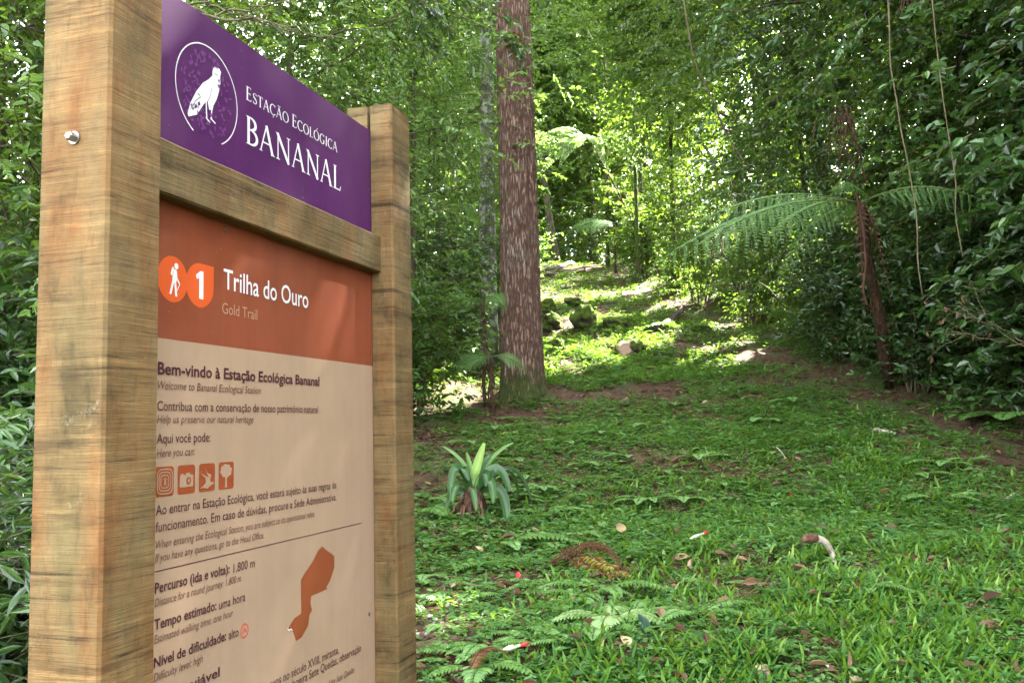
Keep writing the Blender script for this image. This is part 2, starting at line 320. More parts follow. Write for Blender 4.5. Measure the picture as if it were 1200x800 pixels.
# ------------------------------------------------------------------ terrain
_ky = np.array([-400, -60, -10, 0, 1.5, 2.9, 4, 5.8, 9.8, 15.5, 23, 26, 35, 60, 150, 500.])
_kz = np.array([-30, -5, -2.2, -1.45, -1.1, -.83, -.74, -.55, .35, 1.9, 4.2, 4.6, 5.0, 7, 18, 70.])
_yy = np.linspace(-400, 500, 9001); _zz = np.interp(_yy, _ky, _kz)
_kern = np.exp(-.5 * (np.arange(-15, 16) / 6.0) ** 2); _kern /= _kern.sum()
_zz = np.convolve(np.pad(_zz, 15, mode='edge'), _kern, 'valid')
def right_edge(y): return np.interp(y, [0, 3, 7, 10, 14, 17, 23, 40], [4.4, 4.3, 4.2, 3.75, 3.2, 2.75, 2.45, 6])
def left_edge(y): return np.interp(y, [0, 3, 6, 8, 10, 15, 23, 40], [-1.3, -1.3, -1.0, -.85, -.4, .2, .6, -3])
def ground(x, y):
    x = np.asarray(x, float); y = np.asarray(y, float)
    z = np.interp(y, _yy, _zz) + CAM_Z
    dr = np.clip(x - right_edge(y), 0, None); dl = np.clip(left_edge(y) - x, 0, None)
    z = z + .16 * np.minimum(dr, 2) + .27 * np.clip(dr - 1.2, 0, 25) + .12 * np.clip(dr - 26, 0, None)
    z = z + np.where(y < 4.5, -.10, np.clip((y - 4.5) * .05 - .1, -.1, .16)) * np.minimum(dl, 5) + .2 * np.clip(dl - 5, 0, 200)
    b = (fbm(x * .7 + 9, y * .7, 3.1) - .5) * .22 + (fbm(x * 3.1, y * 3.1, 8.2) - .5) * .06
    hum = np.exp(-((y - 14) / 4.5) ** 2) * (fbm(x * 1.1 + 3, y * 1.1, 1.7) - .45) * .55
    return z + b * np.clip((np.hypot(x, y) - .5) / 2, 0.15, 1) + hum
def ray(px, py): return cF + cR * (px - 600) / FPX + cU * (400 - py) / FPX
CAMP = np.array([0, 0, CAM_Z])
def at_depth(px, py, Y):
    d = ray(px, py); return CAMP + d * (Y / d[1])
def on_ground(px, py):
    """where the line of sight through a photograph pixel meets the ground"""
    d = ray(px, py); k = np.linspace(2, 45, 6000); P = CAMP + k[:, None] * d
    h = P[:, 2] - ground(P[:, 0], P[:, 1]); i = np.argmax(h < 0)
    if h[i] >= 0: i = len(k) - 1
    return np.array([P[i, 0], P[i, 1], float(ground(P[i, 0], P[i, 1]))])
def pt(x, y, dz=0.0): return np.array([x, y, float(ground(x, y)) + dz])

def warp(a, b, n, near, c):
    t = np.linspace(-1, 1, n); u = np.sinh(t * near) / np.sinh(near); return np.where(u < 0, c + u * (c - a), c + u * (b - c))
gx = warp(-420, 420, 330, 5.6, 1.2); gy = warp(-380, 480, 420, 5.4, 8.0)
GX, GY = np.meshgrid(gx, gy); GZ = ground(GX, GY)
g = Geo(); nx, ny = len(gx), len(gy); i = np.arange(ny - 1)[:, None] * nx + np.arange(nx - 1)[None, :]
g.add(np.stack([GX, GY, GZ], -1).reshape(-1, 3), [(4, np.stack([i, i + 1, i + nx + 1, i + nx], -1).reshape(-1, 4))])
def ground_mat():
    m, t, n, l, b = new_mat('forest soil with leaf crumbs and moss')
    a = noise(n, l, 1.7, 6, .7); c = noise(n, l, 38, 6, .75); d = noise(n, l, 9, 5, .7)
    r = ramp(n, [(.3, (.024, .015, .010)), (.46, (.058, .032, .02)), (.6, (.10, .056, .036)), (.75, (.18, .115, .075))]); l.new(c.outputs[0], r.inputs[0])
    r2 = ramp(n, [(.35, (.6, .55, .5)), (.65, (1.2, 1.1, 1.05))]); l.new(d.outputs[0], r2.inputs[0])
    col = mixc(n, l, .9, r.outputs[0], r2.outputs[0], 'MULTIPLY')
    mr = ramp(n, [(.46, (0, 0, 0)), (.58, (.85, .85, .85))]); l.new(a.outputs[0], mr.inputs[0])
    mc = ramp(n, [(.3, (.02, .036, .008)), (.55, (.05, .085, .018)), (.75, (.1, .13, .04))]); l.new(c.outputs[0], mc.inputs[0])
    col = mixc(n, l, mr.outputs[0], col, mc.outputs[0])
    l.new(col, b.inputs['Base Color']); b.inputs['Roughness'].default_value = .9; b.inputs['Specular IOR Level'].default_value = .2
    l.new(bump(n, l, c.outputs[0], .8, .03), b.inputs['Normal'])
    return m
M['ground'] = ground_mat()
tag(g.build('ground', M['ground'], smooth=True), kind='structure')

# gaps in the canopy that let the sun reach the middle of the trail and some leaves
for px, py, r in ((655, 420, .36), (690, 414, .40), (728, 405, .32), (752, 404, .18), (650, 390, .34), (668, 376, .26), (700, 372, .25), (650, 350, .30), (680, 347, .30), (715, 352, .28), (742, 346, .25),
                  (760, 393, .2), (652, 313, .5), (675, 314, .3), (795, 361, .35), (852, 412, .26), (800, 352, .2), (765, 336, .3), (840, 385, .16), (515, 470, .2), (540, 455, .15), (500, 728, .10)):
    TUNNELS.append((on_ground(px, py), r))
FERN_SUN = at_depth(692, 165, 19.0)
for dx in (-1.5, -.75, 0, .75, 1.5): TUNNELS.append((FERN_SUN + np.array([dx, 0, .1]), 1.15))

# ------------------------------------------------------------------ the information sign
SE = np.array([-0.47563, 1.2]); S_AZ = 0.293687
zb = float(ground(-0.4, 1.55)) - .05
sign = tag(empty('information_sign', (SE[0], SE[1], zb), math.pi / 2 - S_AZ),
           'wooden trail sign with two square posts, purple header and beige text panel beside the path', 'sign')
def hz(h): return h + CAM_Z - zb
PW, PT, SPAN, PP = .1011, .1099, .7604, .0549
def post(x_in, flip, top, mat, seed):
    prof = [(-PW + .004, 0), (-.004, 0), (0, .004), (0, .0513), (-.03, .0513), (-.03, .0588), (0, .0588), (0, PT - .004), (-.004, PT), (-PW + .004, PT), (-PW, PT - .004), (-PW, .004)]
    p = np.array(prof)
    if flip: p[:, 0] *= -1; p = p[::-1]
    p[:, 0] += x_in
    zs = np.linspace(0, hz(top), 90); k = len(p); V = []
    for j, z in enumerate(zs):
        q = p.copy(); c = np.array([x_in + (-PW if not flip else PW) / 2, PT / 2])
        w = 1 + .006 * (vnoise(z * 9, seed, p[:, 0] * 8) - .5) + .004 * (vnoise(z * 40, seed + 3, p[:, 1] * 8) - .5)
        q = c + (q - c) * w[:, None]
        V.append(np.column_stack([q, np.full(k, z) + (.004 * (vnoise(q[:, 0] * 40, q[:, 1] * 40, seed) - .5) if j == len(zs) - 1 else 0)]))
    g = Geo(); i = np.arange(len(zs) - 1)[:, None] * k; j = np.arange(k)[None]; j2 = (j + 1) % k
    g.add(np.concatenate(V), [(4, np.stack([i + j, i + j2, i + k + j2, i + k + j], -1).reshape(-1, 4)), (k, [list(range(k))[::-1]]), (k, [[(len(zs) - 1) * k + a for a in range(k)]])])
    return g.build('post', mat, sign)
pl_ = post(0, False, .7235, M['wood_post'], 2.3)
pr_ = post(SPAN, True, .7235, M['wood_post_red'], 7.9)
pl_['label'] = 'tan sawn post nearer the viewer with a bolt head'; pr_['label'] = 'reddish sawn post standing farther along'
g = Geo(); n_ = 12
g.tube([(-PW - .001, .0528, hz(.3835)), (-PW - .0025, .0528, hz(.3835))], .0085, 16); g.tube([(-PW - .0025, .0528, hz(.3835)), (-PW - .011, .0528, hz(.3835)), (-PW - .013, .0528, hz(.3835))], [.0058, .0058, .0042], 6)
tag(g.build('bolt_head', M['steel'], pl_))
def beam(h0, h1, name):
    g = Geo(); xs = np.linspace(.0012, SPAN - .0012, 40); V = []
    pr = np.array([(.0282, hz(h0) + .003), (.0312, hz(h0)), (.0786, hz(h0)), (.0816, hz(h0) + .003), (.0816, hz(h1) - .003), (.0786, hz(h1)), (.0312, hz(h1)), (.0282, hz(h1) - .003)])
    for x in xs:
        w = .0016 * (vnoise(x * 14, pr[:, 0] * 60, pr[:, 1] * 30) - .5); V.append(np.column_stack([np.full(8, x), pr[:, 0] + w, pr[:, 1] + w * 1.5]))
    i = np.arange(39)[:, None] * 8; j = np.arange(8)[None]; j2 = (j + 1) % 8
    g.add(np.concatenate(V), [(4, np.stack([i + j, i + 8 + j, i + 8 + j2, i + j2], -1).reshape(-1, 4)), (8, [list(range(8))]), (8, [[39 * 8 + a for a in range(8)][::-1]])])
    return g.build(name, M['wood_beam'], sign)
beam(.3436, .4247, 'crossbeam'); beam(-.70, -.62, 'crossbeam')
g = Geo(); g.box((-.02, PP - .0015, hz(.40)), (SPAN + .02, PP + .0015, hz(.6673)))
header = g.build('header_panel', M['purple'], sign)
g = Geo(); g.box((-.02, PP - .0015, hz(.1403)), (SPAN + .02, PP + .0015, hz(.36)), 0); g.box((-.02, PP - .0015, hz(-.64)), (SPAN + .02, PP + .0015, hz(.1403)), 1)
info = g.build('text_panel', [M['rust'], M['beige']], sign)
YF = PP - .0015
def flat(name, polys, mat, parent, layer=1):
    """flat printed shapes on the panel face; every polygon in (s, h) panel coordinates"""
    g = Geo()
    for k, p in enumerate(polys):
        p = np.asarray(p, float)
        a = np.sum(p[:, 0] * np.roll(p[:, 1], -1) - np.roll(p[:, 0], -1) * p[:, 1])
        if a < 0: p = p[::-1]
        g.add(np.column_stack([p[:, 0], np.full(len(p), YF - .0003 * layer - .00001 * k), np.array([hz(v) for v in p[:, 1]])]), [(len(p), [list(range(len(p)))])])
    return g.build(name, mat, parent)
def text_mesh(body, bold=0.0, shear=0.0):
    c = bpy.data.curves.new('lettering', 'FONT'); c.body = body; c.offset = bold; c.shear = shear; c.resolution_u = 3
    o = bpy.data.objects.new('lettering', c); COL.objects.link(o); bpy.context.view_layer.update()
    ev = o.evaluated_get(bpy.context.evaluated_depsgraph_get()); m = ev.to_mesh()
    v = np.array([p.co[:] for p in m.vertices]); f = [list(p.vertices) for p in m.polygons]
    ev.to_mesh_clear(); bpy.data.objects.remove(o); bpy.data.curves.remove(c)
    return v, f
_cap = text_mesh('H')[0][:, 1].max()
def write(name, body, x0, x1, h, cap, mat, parent, bold=0.0, shear=0.0, h1=None):
    v, f = text_mesh(body, bold, shear)
    lo, hi = v[:, 0].min(), v[:, 0].max()
    x = x0 + (v[:, 0] - lo) / (hi - lo) * (x1 - x0)
    z = h + v[:, 1] * cap / _cap + (0 if h1 is None else (h1 - h) * (x - x0) / (x1 - x0))
    g = Geo(); V = np.column_stack([x, np.full(len(x), YF - .0009), z + CAM_Z - zb])
    by = {}
    for q in f: by.setdefault(len(q), []).append(q)
    g.add(V, list(by.items()))
    return g.build(name, mat, parent)
X0 = .0632
write('trail_name', 'Trilha do Ouro', .219, .4873, .2338, .0325, M['white'], info, .006)
write('translation_line', 'Gold Trail', .2155, .3155, .1933, .0175, M['tanprint'], info)
write('heading_line', 'Bem-vindo à Estação Ecológica Bananal', X0, .5284, .0884, .0170, M['maroon'], info, .022)
write('translation_line', 'Welcome to Bananal Ecological Station', X0, .3263, .0671, .0118, M['brownprint'], info, .0, .2)
write('text_line', 'Contribua com a conservação de nosso patrimônio natural', X0, .5231, .0362, .0138, M['maroon'], info, .004)
write('translation_line', 'Help us preserve our natural heritage', X0, .3047, .0183, .0115, M['brownprint'], info, 0, .2)
write('text_line', 'Aqui você pode:', X0, .1872, -.0104, .0138, M['maroon'], info, .004)
write('translation_line', 'Here you can:', X0, .1497, -.0298, .0118, M['brownprint'], info, 0, .2)
write('text_line', 'Ao entrar na Estação Ecológica, você estará sujeito às suas regras de', X0, .5945, -.1108, .0136, M['maroon'], info, .004)
write('text_line', 'funcionamento. Em caso de dúvidas, procure a Sede Administrativa.', X0, .5942, -.1345, .0136, M['maroon'], info, .004)
write('translation_line', 'When entering the Ecological Station, you are subject to its operational rules.', X0, .5088, -.1575, .0112, M['brownprint'], info, 0, .2)
write('translation_line', 'If you have any questions, go to the Head Office.', X0, .3376, -.1762, .0112, M['brownprint'], info, 0, .2)
flat('rule_line', [[(X0, -.1884), (.7048, -.1897), (.7048, -.1912), (X0, -.1899)]], M['maroon'], info)
for bt, rt, tr, xb, xr, xt, h in (('Percurso (ida e volta):', '1.800 m', 'Distance for a round journey: 1,800 m', .2396, (.250, .3098), .2709, -.2185),
                                  ('Tempo estimado:', 'uma hora', 'Estimated walking time: one hour', .2055, (.212, .2831), .2503, -.2685),
                                  ('Nível de dificuldade:', 'alto', 'Difficulty level: high', .2314, (.238, .2645), .1726, -.3200)):
    write('heading_line', bt, X0, xb, h, .0138, M['maroon'], info, .02); write('text_line', rt, xr[0], xr[1], h - .001, .0138, M['maroon'], info, .004)
    write('translation_line', tr, X0, xt, h - .0185, .0112, M['brownprint'], info, 0, .2)
write('heading_line', 'Autoguiável', X0, .2153, -.3705, .0138, M['maroon'], info, .02)
write('text_line', 'escravos no século XVIII, mirante,', .322, .6011, -.4285, .0150, M['maroon'], info, .004)
write('text_line', 'Cachoeira Sete Quedas, observação', .396, .6961, -.4475, .0150, M['maroon'], info, .004)
write('translation_line', 'of the Sete Quedas', .552, .6652, -.4815, .0120, M['brownprint'], info, 0, .2)
# trail badges
def circ(cx, cy, r, n=40, a0=0, a1=2 * math.pi, ry=None):
    t = np.linspace(a0, a1, n, endpoint=abs(a1 - a0) < 6.28); return np.column_stack([cx + r * np.cos(t), cy + (ry or r) * np.sin(t)])
c1, c2, rr_ = (.0945, .2300), (.1590, .2300), .0345
tear = np.concatenate([circ(c2[0], c2[1], rr_, 40, math.pi / 2, 2 * math.pi), [(c2[0] + rr_, c2[1] + rr_)]])
bd = flat('trail_badge', [circ(*c1, rr_), tear], M['orange'], info, 1)
def ribbon(pts, w):
    p = np.asarray(pts, float); w = np.broadcast_to(np.asarray(w, float), (len(p),)); t = nrm(np.gradient(p, axis=0)); nn = np.column_stack([-t[:, 1], t[:, 0]])
    a, b = p + nn * w[:, None] / 2, p - nn * w[:, None] / 2
    return [np.array([a[i], a[i + 1], b[i + 1], b[i]]) for i in range(len(p) - 1)]
ox, oz = .0985, .2290
hk = [circ(ox + .003, oz + .0215, .0046, 20), [(ox - .006, oz + .020), (ox - .010, oz + .008), (ox - .0065, oz + .006), (ox - .002, oz + .018)],
      [(ox - .002, oz + .0165), (ox + .004, oz + .0155), (ox + .0055, oz + .0055), (ox + .003, oz - .003), (ox - .006, oz - .002), (ox - .0055, oz + .006)],
      [(ox - .006, oz - .002), (ox - .001, oz - .002), (ox - .008, oz - .022), (ox - .0125, oz - .022)], [(ox - .0015, oz - .002), (ox + .003, oz - .003), (ox + .006, oz - .024), (ox + .001, oz - .024)],
      [(ox + .004, oz + .006), (ox + .012, oz - .0035), (ox + .0105, oz - .0055), (ox + .003, oz + .002)]] + ribbon([(ox + .0115, oz - .004), (ox + .001, oz - .022)], .0014)
flat('hiker_symbol', hk, M['white'], info, 3)
flat('trail_number', [[(.1560, .2090), (.1665, .2090), (.1665, .2525), (.1590, .2525), (.1475, .2450), (.1500, .2385), (.1560, .2420)]], M['white'], info, 3)
# pictograms
def rrect(x0, y0, x1, y1, r):
    return np.concatenate([circ(x1 - r, y1 - r, r, 6, 0, math.pi / 2), circ(x0 + r, y1 - r, r, 6, math.pi / 2, math.pi), circ(x0 + r, y0 + r, r, 6, math.pi, 1.5 * math.pi), circ(x1 - r, y0 + r, r, 6, 1.5 * math.pi, 2 * math.pi - 1e-3)])
IX = [(.0612, .1018), (.1106, .1508), (.1605, .2001), (.2098, .2501)]; IY = (-.0863, -.0438)
for x0, x1 in IX: flat('pictogram', [rrect(x0, IY[0], x1, IY[1], .0045)], M['rustprint'], info, 1)
cx = (IX[0][0] + IX[0][1]) / 2; cz = -.065
mz = []
for r in (.0085, .0125, .0165):
    q = rrect(cx - r, cz - r * 1.05, cx + r, cz + r * 1.05, r * .55); mz += ribbon(np.vstack([q, q[:1]]), .0018)
mz += [circ(cx, cz + .0052, .0012, 8), [(cx - .0052, cz + .0036), (cx + .0052, cz + .0036), (cx + .0052, cz + .0026), (cx - .0052, cz + .0026)], [(cx - .0014, cz + .0026), (cx + .0014, cz + .0026), (cx + .0035, cz - .0065), (cx + .0018, cz - .0065), (cx, cz - .002), (cx - .0018, cz - .0065), (cx - .0035, cz - .0065)]]
flat('maze_figure', mz, M['beige'], info, 2)
x0, x1 = IX[1]
flat('camera_symbol', [rrect(x0 + .0045, -.0762, x1 - .0045, -.0585, .0015), [(x0 + .007, -.0585), (x0 + .0135, -.0585), (x0 + .0135, -.0563), (x0 + .007, -.0563)], [(x0 + .0175, -.0585), (x0 + .029, -.0585), (x0 + .0275, -.0555), (x0 + .019, -.0555)]], M['beige'], info, 2)
flat('camera_lens', [circ(x0 + .0245, -.0672, .0055, 24)], M['rustprint'], info, 3); flat('camera_lens', [circ(x0 + .0245, -.0672, .0026, 16)], M['beige'], info, 4)
x0, x1 = IX[2]
flat('bird_symbol', [[(x0 + .0125, -.0485), (x0 + .0205, -.0585), (x0 + .0305, -.0615), (x0 + .0275, -.0690), (x0 + .029, -.0735), (x0 + .033, -.0722), (x0 + .0375, -.0755), (x0 + .033, -.0765), (x0 + .028, -.0785), (x0 + .020, -.0822), (x0 + .012, -.0802), (x0 + .0015, -.0812), (x0 + .010, -.0775), (x0 + .0165, -.0725), (x0 + .0155, -.0660), (x0 + .0020, -.0570), (x0 + .0155, -.0625), (x0 + .0235, -.0650), (x0 + .0185, -.0580)]], M['beige'], info, 2)
x0, x1 = IX[3]; tcx = (x0 + x1) / 2 - .001
th = np.linspace(0, 2 * np.pi, 48, endpoint=False); rt = 1 + .07 * np.sin(8 * th)
flat('tree_symbol', [np.column_stack([tcx + .0150 * rt * np.cos(th), -.0575 + .0105 * rt * np.sin(th)]), [(tcx - .0022, -.0668), (tcx + .0022, -.0668), (tcx + .0024, -.0815), (tcx + .0050, -.0835), (tcx - .0050, -.0835), (tcx - .0024, -.0815)]], M['beige'], info, 2)
flat('region_map', [[(0.5384, -0.2167), (0.5502, -0.224), (0.5854, -0.2409), (0.5852, -0.2633), (0.568, -0.2851), (0.5522, -0.2948), (0.5586, -0.299), (0.4964, -0.3008), (0.4921, -0.3127), (0.4988, -0.3268), (0.4877, -0.3351), (0.485, -0.3514), (0.4625, -0.3673), (0.4422, -0.3701), (0.4327, -0.3524), (0.4146, -0.3424), (0.4359, -0.3287), (0.4602, -0.3254), (0.4588, -0.2669), (0.4687, -0.2581), (0.4797, -0.2526), (0.5011, -0.2397), (0.5231, -0.2212)]], M['mapprint'], info, 1)
flat('map_inset', ribbon([(.4135, -.3420), (.4170, -.3455), (.4250, -.3452), (.4290, -.3490)], .0018), M['white'], info, 2)
q = circ(.2815, -.3168, .0105, 32); flat('difficulty_mark', ribbon(np.vstack([q, q[:2]]), .0022) + ribbon([(.2755, -.3195), (.2815, -.3135), (.2875, -.3195)], .0028), M['redprint'], info, 1)
for s_, h_ in ((.2213, .3309), (.735, -.3818)):
    g = Geo(); g.tube([(s_, YF - .0002, hz(h_)), (s_, YF - .0022, hz(h_))], .0032, 10); g.build('screw', M['steel'], info)
# serif lettering on the header
def arcp(cx, cy, rx, ry, a0, a1, n=22):
    t = np.radians(np.linspace(a0, a1, n)); return np.column_stack([cx + rx * np.cos(t), cy + ry * np.sin(t)]), t
TH, TK = .055, .125
def stem(x, w=TK, y0=0, y1=1, s=.07):
    return [[(x - w / 2, y0), (x + w / 2, y0), (x + w / 2, y1), (x - w / 2, y1)], [(x - w / 2 - s, y0), (x + w / 2 + s, y0), (x + w / 2, y0 + .045), (x - w / 2, y0 + .045)], [(x - w / 2 - s, y1), (x + w / 2 + s, y1), (x + w / 2, y1 - .045), (x - w / 2, y1 - .045)]]
def ring(cx, cy, rx, ry, a0, a1):
    p, t = arcp(cx, cy, rx, ry, a0, a1, 30); return ribbon(p, TH + (TK - TH) * np.abs(np.cos(t)) ** 1.3)
def glyph(ch):
    if ch == 'A': return ribbon([(.06, 0), (.37, 1.02)], TH) + ribbon([(.36, 1.02), (.70, 0)], TK) + [[(.17, .33), (.58, .33), (.58, .38), (.17, .38)], [(-.03, 0), (.17, 0), (.12, .035), (.02, .035)], [(.58, 0), (.84, 0), (.79, .035), (.63, .035)]], .80
    if ch == 'B': 
        a, t = arcp(.24, .765, .25, .21, -90, 90); b, t2 = arcp(.26, .28, .30, .255, -90, 90)
        return stem(.14) + ribbon(a, TH + (TK - TH) * np.cos(t)) + ribbon(b, TH + (TK - TH) * np.cos(t2)) + [[(.1, .95), (.26, .95), (.26, 1), (.1, 1)], [(.1, .51), (.28, .51), (.28, .56), (.1, .56)], [(.1, 0), (.28, 0), (.28, .05), (.1, .05)]], .64
    if ch == 'N': return [[(.12, 0), (.18, 0), (.18, 1), (.12, 1)], [(.72, -.02), (.78, -.02), (.78, 1), (.72, 1)], [(.03, 0), (.27, 0), (.22, .04), (.08, .04)], [(.63, 1), (.87, 1), (.82, .96), (.68, .96)], [(.02, 1), (.2, 1), (.2, .95), (.08, .95)]] + ribbon([(.12, .98), (.76, 0)], TK * 1.05), .90
    if ch == 'L': return stem(.15) + [[(.15, 0), (.52, 0), (.52, .05), (.15, .05)], [(.47, .03), (.52, 0), (.57, .2), (.54, .2)]], .60
    if ch == 'E': return stem(.15) + [[(.15, 0), (.50, 0), (.50, .05), (.15, .05)], [(.46, .03), (.50, 0), (.55, .17), (.52, .17)], [(.15, .95), (.49, .95), (.49, 1), (.15, 1)], [(.45, .97), (.49, 1), (.50, .83), (.47, .83)], [(.15, .5), (.42, .5), (.42, .55), (.15, .55)], [(.40, .43), (.44, .43), (.44, .62), (.40, .62)]], .60
    if ch == 'T': return stem(.33) + [[(.02, .95), (.64, .95), (.64, 1), (.02, 1)], [(.02, 1), (.06, .97), (.04, .82), (.01, .82)], [(.60, .97), (.64, 1), (.65, .82), (.62, .82)]], .66
    if ch == 'I': return stem(.16), .34
    if ch == 'O': return ring(.43, .5, .37, .49, 0, 360), .88
    if ch == 'C': return ring(.43, .5, .37, .49, 48, 318) + [[(.655, .80), (.70, .80), (.71, .98), (.68, .98)]], .78
    if ch == 'G': return ring(.43, .5, .37, .49, 48, 300) + [[(.60, .06), (.72, .10), (.72, .42), (.60, .42)], [(.53, .38), (.79, .38), (.76, .43), (.56, .43)], [(.655, .80), (.70, .80), (.71, .98), (.68, .98)]], .86
    if ch == 'S':
        p = np.array([(.46, .83), (.40, .94), (.28, .975), (.16, .93), (.10, .79), (.15, .64), (.28, .53), (.42, .42), (.49, .28), (.45, .11), (.32, .025), (.18, .04), (.08, .18)])
        tt = np.linspace(0, 12, 60); pp = np.column_stack([np.interp(tt, range(13), p[:, 0]), np.interp(tt, range(13), p[:, 1])]); kk = np.ones(5) / 5
        ps = np.column_stack([np.convolve(np.pad(pp[:, i], 2, mode='edge'), kk, 'valid') for i in range(2)])
        return ribbon(ps, TH + .075 * np.exp(-((tt - 6) / 2.2) ** 2)) + [[(.44, .78), (.48, .78), (.48, .98), (.45, .98)], [(.05, .02), (.09, .02), (.09, .23), (.05, .23)]], .56
    return [], .3
def serif(name, text, x0, x1, h, caps, mat, parent, h_first=None):
    polys = []; x = 0
    for i, ch in enumerate(text):
        if ch == ' ': x += .38; continue
        k = h_first / caps if h_first and (i == 0 or text[i - 1] == ' ') else 1.0
        G_, w = glyph({'Ç': 'C', 'Ã': 'A', 'Ó': 'O'}.get(ch, ch))
        pg = [np.asarray(q, float) * k for q in G_]
        if ch == 'Ã': pg += ribbon([(.2, 1.12), (.29, 1.19), (.38, 1.15), (.47, 1.11), (.56, 1.18)], .06)
        if ch == 'Ó': pg += [np.array([(.40, 1.08), (.46, 1.08), (.64, 1.27), (.54, 1.27)])]
        if ch == 'Ç': pg += ribbon([(.43, 0), (.41, -.07), (.50, -.11), (.50, -.19), (.36, -.22)], .05)
        polys += [q + np.array([x, 0]) for q in pg]; x += w * k + .05
    lo = min(q[:, 0].min() for q in polys); hi = max(q[:, 0].max() for q in polys)
    polys = [np.column_stack([x0 + (q[:, 0] - lo) / (hi - lo) * (x1 - x0), h + q[:, 1] * caps]) for q in polys]
    return flat(name, polys, mat, parent, 2)
serif('name_line', 'ESTAÇÃO ECOLÓGICA', .2799, .6027, .5697, .0195, M['white'], header, .0242)
serif('name_line', 'BANANAL', .2802, .6202, .4933, .0488, M['white'], header)
# bird emblem in its open ring
tt = np.radians(np.linspace(-62 - 0, 243, 70)); ex, ez = .1745, .5400
flat('emblem_ring', ribbon(np.column_stack([ex + .0800 * np.cos(tt), ez + .0790 * np.sin(tt)]), .0020), M['white'], header, 1)
bl = []; r_ = np.random.default_rng(3)
while len(bl) < 130:
    a, b = r_.uniform(-1, 1, 2)
    if a * a + b * b < 1 and not (-.35 < a < .42 and -.45 < b < .72):
        n = r_.integers(5, 9); t = np.sort(r_.uniform(0, 6.28, n)); rr = r_.uniform(.0012, .0046, n); an = r_.uniform(0, 3.1); el = r_.uniform(1, 1.9)
        q = np.column_stack([rr * np.cos(t) * el, rr * np.sin(t)]); q = q @ np.array([[math.cos(an), -math.sin(an)], [math.sin(an), math.cos(an)]]); bl.append(q + [ex + .067 * a, ez + .066 * b])
flat('emblem_leaves', bl, M['lilac'], header, 1)
flat('bird_emblem', [[(0.1872, 0.5880), (0.1915, .5925), (0.1966, 0.594), (0.2040, 0.5937), (0.2085, 0.5892), (.2070, .5850), (0.2060, 0.5806), (0.2068, 0.5712), (0.2033, 0.556), (0.1972, 0.5401), (0.1893, 0.5275), (0.182, 0.5172), (0.1775, 0.5160), (0.1735, 0.5290), (.1690, .5260), (0.1626, 0.5190), (0.1464, 0.4976), (0.1264, 0.4880), (0.1237, 0.4919), (0.1305, 0.5114), (0.1450, 0.5352), (0.1604, 0.5539), (0.1753, 0.5653), (0.1850, 0.575), (0.1855, 0.5831)]]
     + ribbon([(.170, .527), (.1705, .512), (.1715, .500)], .0030) + ribbon([(.1690, .5005), (.1800, .4960)], .0022) + ribbon([(.1875, .528), (.184, .516), (.1835, .503)], .0030) + ribbon([(.1810, .5035), (.1945, .4985)], .0022), M['white'], header, 3)
flat('tail_stripes', [[(.1365, .5010), (.1390, .5050), (.1362, .5075), (.1338, .5035)], [(.1425, .5060), (.1470, .5100), (.1440, .5150), (.1405, .5100)], [(.1500, .5125), (.1548, .5165), (.1520, .5215), (.1478, .5170)]] , M['purple'], header, 4)
for nm_, pp_ in (('wing_line', [(.1300, .5010), (.1420, .5180), (.1560, .5300)]), ('wing_line', [(.174, .529), (.180, .540), (.184, .555)]), ('bird_eye', [(.1905, .5815), (.1965, .5800), (.199, .582)])): flat(nm_, ribbon(pp_, .001), M['purple'], header, 4)

# ------------------------------------------------------------------ trees, shrubs, ferns
def sprays(gl, gw, C, T, ell, m, L, Wd, rng, hue=(0, 1), mat=0, twig_r=.004, droop=.2, gap=True, twigs=True):
    """leafy twigs: starts C, directions T, lengths ell, m leaves set alternately along each"""
    k = len(C)
    if k == 0: return
    if gap and TUNNELS:
        ok = ~sunlit_gap(C + nrm(T) * np.reshape(ell, (-1, 1)) * .5, float(np.mean(ell)) * .55); C, T = C[ok], T[ok]; ell = np.broadcast_to(ell, ok.shape)[ok]; k = len(C)
        if k == 0: return
    ell = np.broadcast_to(ell, (k,)); T = nrm(T); up = np.array([0, 0, 1.])
    f = (np.arange(m) + .6) / m
    B = nrm(np.cross(T, up) + 1e-6)
    P = C[:, None, :] + T[:, None, :] * (ell[:, None] * f)[..., None] - up * (droop * ell[:, None] * f ** 2)[..., None]
    sd = np.where(np.arange(m) % 2 == 0, 1, -1)[None, :, None]
    D = T[:, None, :] * .6 + B[:, None, :] * sd * .75 + rng.normal(0, .4, (k, m, 3)) - up * .38
    N = up * .75 + T[:, None, :] * .35 + rng.normal(0, .55, (k, m, 3))
    base = rng.uniform(hue[0], hue[1], (k, 1)) + rng.normal(0, .13, (k, m))
    s = rng.uniform(.6, 1.2, (k, m)) * (1 - .25 * f)
    add_leaves(gl, P.reshape(-1, 3), D.reshape(-1, 3), N.reshape(-1, 3), (L * s).ravel(), (Wd * 1.22 * s * rng.uniform(.85, 1.1, s.shape)).ravel(), np.clip(base, 0, 1).ravel(), mat, .12, .15, False)
    if twigs and gw is not None:
        E_ = C + T * ell[:, None] - up * (droop * ell)[:, None]; A = nrm(np.cross(T, up) + 1e-6); Bv = np.cross(T, A)
        an = np.arange(3) * 2.094
        r3 = np.cos(an)[None, :, None] * A[:, None] + np.sin(an)[None, :, None] * Bv[:, None]
        V = np.concatenate([C[:, None] + r3 * twig_r, E_[:, None] + r3 * twig_r * .4], 1)
        i = np.arange(k)[:, None, None] * 6; j = np.arange(3)
        q = i + np.stack([j, (j + 1) % 3, (j + 1) % 3 + 3, j + 3], -1)[None]
        gw.add(V.reshape(-1, 3), [(4, q.reshape(-1, 4))], .5, 1)

